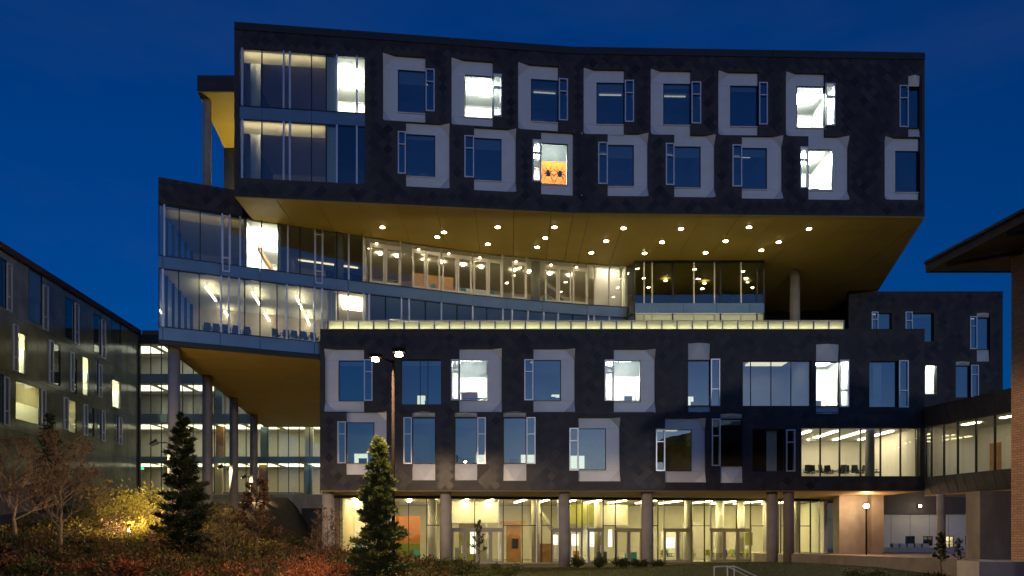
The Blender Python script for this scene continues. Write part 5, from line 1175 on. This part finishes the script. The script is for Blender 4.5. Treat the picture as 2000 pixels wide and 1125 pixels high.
# shrubs: every one with its own place
Y_, R_, X_, G_ = 'leafyellow', 'leafred', 'leafmix', 'leafgreen'
for px, Y, w, h, m, n, lf, label, grp in (
 (235,43,2.9,3.3,Y_,1300,.16,'tall lamplit yellow-green bush midway between bare tree and dark conifer','yellow bushes on the slope'),
 (265,45,3.0,3.0,Y_,1300,.16,'broad lamplit yellow bush just left of the dark conifer','yellow bushes on the slope'),
 (290,41,2.0,1.6,Y_,1300,.16,'smaller yellow-green bush touching the dark conifer skirt','yellow bushes on the slope'),
 (205,47,3.4,3.2,Y_,1300,.16,'widest yellow-green bush right beside the bare tree crown','yellow bushes on the slope'),
 (300,50,2.6,3.0,Y_,1300,.16,'yellow bush at the foot of the nearest tall column','yellow bushes on the slope'),
 (575,35,1.9,1.1,R_,1300,.09,'leftmost of the upper red shrubs near the slim brown tree','red shrubs left of the lamplit conifer'),
 (612,33,2.0,1.25,R_,1300,.09,'tallest red shrub left of the twiggy sapling','red shrubs left of the lamplit conifer'),
 (650,32,2.0,1.2,R_,1300,.09,'red shrub right below the twiggy sapling','red shrubs left of the lamplit conifer'),
 (685,33.5,1.6,1.0,R_,1300,.09,'red shrub touching the lamplit conifer','red shrubs left of the lamplit conifer'),
 (590,31.5,1.5,.8,R_,1300,.09,'low front red shrub below the tallest red one','red shrubs left of the lamplit conifer'),
 (640,30.5,1.6,.8,R_,1300,.09,'nearest red shrub at the bottom edge left of the lamp post','red shrubs left of the lamplit conifer'),
 (785,31,1.1,.5,R_,800,.08,'small red shrub right of the lamplit conifer','low red shrubs at the front edge'),
 (30,32,1.6,.6,R_,800,.08,'low red shrub in the bottom corner under the edge tree','low red shrubs at the front edge'),
 (150,31.5,1.7,.6,R_,800,.08,'low red shrub right of the big bare tree trunk','low red shrubs at the front edge'),
 (215,33,1.4,.55,R_,800,.08,'low red shrub below the yellow bushes','low red shrubs at the front edge'),
 (300,34,1.4,.6,R_,800,.08,'low red shrub in front of the dark conifer','low red shrubs at the front edge'),
 (60,36,1.8,1.0,X_,800,.09,'olive russet shrub between the two bare trees','mixed shrubs on the left slope'),
 (180,38,2.0,1.0,X_,800,.09,'wide olive shrub behind the low red shrub by the bare trunk','mixed shrubs on the left slope'),
 (254,39,1.9,1.25,Y_,800,.09,'low yellow bush in front of the path light','yellow bushes on the slope'),
 (340,35,1.6,.7,X_,800,.09,'olive shrub at the base of the dark conifer','mixed shrubs on the left slope'),
 (420,33,1.5,.6,X_,800,.09,'low russet shrub below the small twiggy tree','mixed shrubs on the left slope'),
 (480,34,1.6,.7,X_,800,.09,'low russet shrub below the slim brown-leaved tree','mixed shrubs on the left slope'),
 (540,38,1.8,.8,X_,800,.09,'russet shrub right of the slim brown-leaved tree','mixed shrubs on the left slope'),
 (545,32,1.4,.55,X_,800,.09,'small olive shrub left of the low front red shrub','mixed shrubs on the left slope'),
 (400,44,1.8,.9,X_,800,.09,'olive shrub behind the dark conifer by the second column','mixed shrubs on the left slope'),
 (95,33,1.5,.6,X_,800,.09,'small olive shrub left of the big bare trunk','mixed shrubs on the left slope'),
 (255,32,1.3,.5,X_,800,.09,'little russet shrub on the bottom edge below the yellow bushes','mixed shrubs on the left slope'),
 (360,32,1.3,.5,X_,800,.09,'little olive shrub on the bottom edge below the dark conifer','mixed shrubs on the left slope'),
 (865,42,2.0,1.0,G_,900,.11,'dark green shrub before the second lobby column','dark green shrubs before the lobby'),
 (905,38,1.7,1.0,G_,900,.11,'dark green shrub left of the lobby sapling','dark green shrubs before the lobby'),
 (990,38,1.8,.9,G_,900,.11,'rounded dark shrub right of the lobby sapling','dark green shrubs before the lobby'),
 (1128,50,1.0,.75,G_,900,.11,'first of the small clipped shrubs right of the third column','dark green shrubs before the lobby'),
 (1172,50,1.0,.75,G_,900,.11,'second of the small clipped shrubs right of the third column','dark green shrubs before the lobby'),
 (1215,49.5,1.3,.75,G_,900,.11,'broad low shrub just left of the fourth column','dark green shrubs before the lobby'),
 (1250,50,1.2,.6,G_,900,.11,'low shrub directly before the fourth column','dark green shrubs before the lobby'),
 (1290,49,1.2,.6,G_,900,.11,'low shrub just right of the fourth column','dark green shrubs before the lobby'),
 (830,36,1.4,.6,G_,900,.11,'low green shrub right of the small red shrub','dark green shrubs before the lobby'),
 (945,34,1.4,.5,G_,900,.11,'low green shrub on the bottom edge below the lobby sapling','dark green shrubs before the lobby'),
 (1940,34,1.6,.55,G_,900,.11,'dark shrub at the foot of the brick corner','dark green shrubs before the lobby'),
 (1690,36,2.0,.5,G_,900,.11,'dark shrub below the plaza wall under the blazing lamp','dark green shrubs before the lobby'),
 (1820,34,1.5,.5,G_,900,.11,'dark shrub beside the young sapling by the plaza wall','dark green shrubs before the lobby')):
    shrub(spx(px, Y), Y, w, h, m, label, grp, n, lf)

# tangled undergrowth filling the beds (uncountable)
def undergrowth(n, m, xr, yr, seed_label, keep, size=(.4, 1.15), nl=190):
    P, D = [], []
    for k in range(n):
        for _ in range(30):
            x, y = random.uniform(*xr), random.uniform(*yr)
            if keep(x, y): break
        r = random.uniform(*size); g = ground_h(x, y); c = RNG.normal(size=(nl, 3)); c = unit(c) * (RNG.uniform(.35, 1, nl) ** .5)[:, None]
        c[:, 2] = np.abs(c[:, 2]) * random.uniform(.7, 1.3); P.append(c * r * np.array([1, 1, .85]) + np.array([x, y, g])); D.append(unit(c + RNG.normal(size=(nl, 3)) * .8))
    P = np.concatenate(P); D = np.concatenate(D); V, Fc = leaves_mesh(P, D, RNG.uniform(.09, .24, len(P)), RNG.uniform(.05, .12, len(P)))
    o = np_mesh('undergrowth', V, Fc, m); o['kind'] = 'stuff'; o['label'] = seed_label; o['category'] = 'undergrowth'
hill_keep = lambda x, y: abs(x) < y * .69 and not (abs(y - (47 + (x + 18) * .25)) < 1.2) and not (x > -24 and y > 50)
undergrowth(170, 'leafbrown', (-30, -5), (30.5, 55), 'brown tangled undergrowth over the left beds', hill_keep)
undergrowth(110, 'leafmix', (-30, -3), (30, 50), 'olive and russet tangled undergrowth over the left beds', hill_keep)
undergrowth(34, 'leafred', (-16, -5), (30, 37), 'red-orange tangled undergrowth along the front of the left beds', hill_keep, (.3, .7))
undergrowth(120, 'leafgreen', (-30, -4), (30, 42), 'dark green undergrowth along the front of the left beds', hill_keep, (.35, .95))
undergrowth(60, 'leafbrown', (-22, -9), (40, 50), 'tall brown undergrowth below the columns', lambda x, y: abs(x) < y * .69, (.6, 1.25), 260)
undergrowth(30, 'leafmix', (-22, -9), (38, 49), 'olive undergrowth below the columns', lambda x, y: abs(x) < y * .69, (.5, 1.0), 260)
undergrowth(60, 'leafbrown', (-25.5, -12.6), (50.5, 68), 'tall brown hedge-like undergrowth under the podium', lambda x, y: x > edge_x(y) + .4, (1.1, 1.7), 420)
undergrowth(60, 'leafgreen', (-25.5, -12.6), (50, 70), 'dark green undergrowth under the podium', lambda x, y: x > edge_x(y) + .4, (.9, 1.5), 420)
undergrowth(26, 'leafyellow', (-24, -14), (38, 47), 'yellow-green undergrowth below the columns', hill_keep, (.5, 1.1), 260)
undergrowth(50, 'leafyellow', (-31, -19), (40, 52), 'yellow-green undergrowth on the upper left slope', hill_keep)
# ground cover, grass (uncountable)
def scatter(name, n, xr, yr, m, L_, Wd, keep, label, cat):
    X = RNG.uniform(*xr, n); Y = RNG.uniform(*yr, n); k = np.array([keep(a, b) for a, b in zip(X, Y)]); X, Y = X[k], Y[k]; n = len(X)
    Z = np.array([ground_h(a, b) for a, b in zip(X, Y)]) - .02
    cl = .5 + .5 * np.sin(X * 2.1 + np.sin(Y * 1.7) * 2) * np.sin(Y * 1.9 + X * .6)
    P = np.stack([X, Y, Z + RNG.uniform(0, .22, n) * cl * (L_[1] > .15)], 1); D = unit(RNG.normal(size=(n, 3)) * .6 + np.array([0, 0, .8]))
    V, Fc = leaves_mesh(P, D, RNG.uniform(*L_, n), RNG.uniform(*Wd, n)); o = np_mesh(name, V, Fc, m); o['kind'] = 'stuff'; o['label'] = label; o['category'] = cat
scatter('ground_cover', 90000, (-30, -3), (29.5, 60), 'leafmix', (.10, .26), (.03, .09), lambda a, b: abs(a) < b * .70 and not (abs(b - (47 + (a + 18) * .25)) < .9 and a < -6), 'russet and olive ground cover over the left slope', 'ground cover')
scatter('lawn_grass', 110000, (-3, 22), (30, 51), 'grass', (.05, .11), (.008, .016), lambda a, b: a < 18.4 - (b - 51) * .3 and a > -3 + .5 * math.sin(b), 'short dim lawn on the berm before the lobby', 'lawn')
ls = []
mb = MB()   # turf sheet under the grass
xs = np.arange(-4, 24, 1.0); ys = np.arange(28, 52, 1.0)
for b in ys:
    for a in xs: mb.v.append((float(a), float(b), ground_h(float(a), float(b)) - .012))
for j in range(len(ys) - 1):
    for i in range(len(xs) - 1):
        q = j * len(xs) + i
        if xs[i] < 17.8 - (ys[j] - 51) * .3: mb.f.append((q, q + 1, q + len(xs) + 1, q + len(xs)))
mb.build('lawn', 'grassbase', smooth=True)['kind'] = 'structure'
# hillside path
mb = MB(); pts = [(-30 + i * 1.0, 47 + (-30 + i * 1.0 + 18) * .25) for i in range(24)]
for a, b in zip(pts[:-1], pts[1:]):
    q = [(a[0], a[1] - .7), (b[0], b[1] - .7), (b[0], b[1] + .7), (a[0], a[1] + .7)]; mb.quad(*[(x, y, ground_h(x, y) + .03) for x, y in q])
mb.build('path', 'paving')['kind'] = 'structure'
# path lights along the slope
def bollard(x, y, label, w=55, h=.9):
    w *= 3.5; g = ground_h(x, y); t = tag(empty('path_light', (x, y, g)), label, 'path light', 'path lights')
    MB().cyl(0, 0, .07, -.2, h - .2, 12).build('post', 'polemetal', t); MB().cyl(0, 0, .065, h - .2, h - .04, 12).build('lens', 'lamp_street', t); MB().cyl(0, 0, .085, h - .04, h, 12).build('cap', 'polemetal', t)
    lamp_point('bulb_light', (0, 0, h + .6), (1, .70, .36), w, .35, t)
bollard(spx(252, 40.5), 40.5, 'path light glowing among the yellow bushes on the slope', 250, .95)
bollard(spx(330, 45.5), 45.5, 'path light at the foot of the nearest tall column', 110)
# handrails of the garden steps
hr = tag(empty('handrail'), 'pair of grey tube handrails at the lawn steps', 'handrail')
for k, (xa, xb, xe) in enumerate(((1395, 1421, 1470), (1421, 1434, 1490))):
    Y = 36 - k * 1.0; a, b, e = at(xa, 1107, Y), at(xb, 1106, Y), at(xe, 1131, Y)
    mb = MB(); mb.tube(a, b, .03, .03, 8); mb.tube(b, e, .03, .03, 8); mb.tube(a, (a[0], a[1], ground_h(a[0], a[1]) - .2), .03, .03, 8); mb.tube(b, (b[0], b[1], ground_h(b[0], b[1]) - .2), .03, .03, 8); mb.tube(e, (e[0], e[1], ground_h(e[0], e[1]) - .3), .03, .03, 8); mb.build('rail', 'silver', hr)
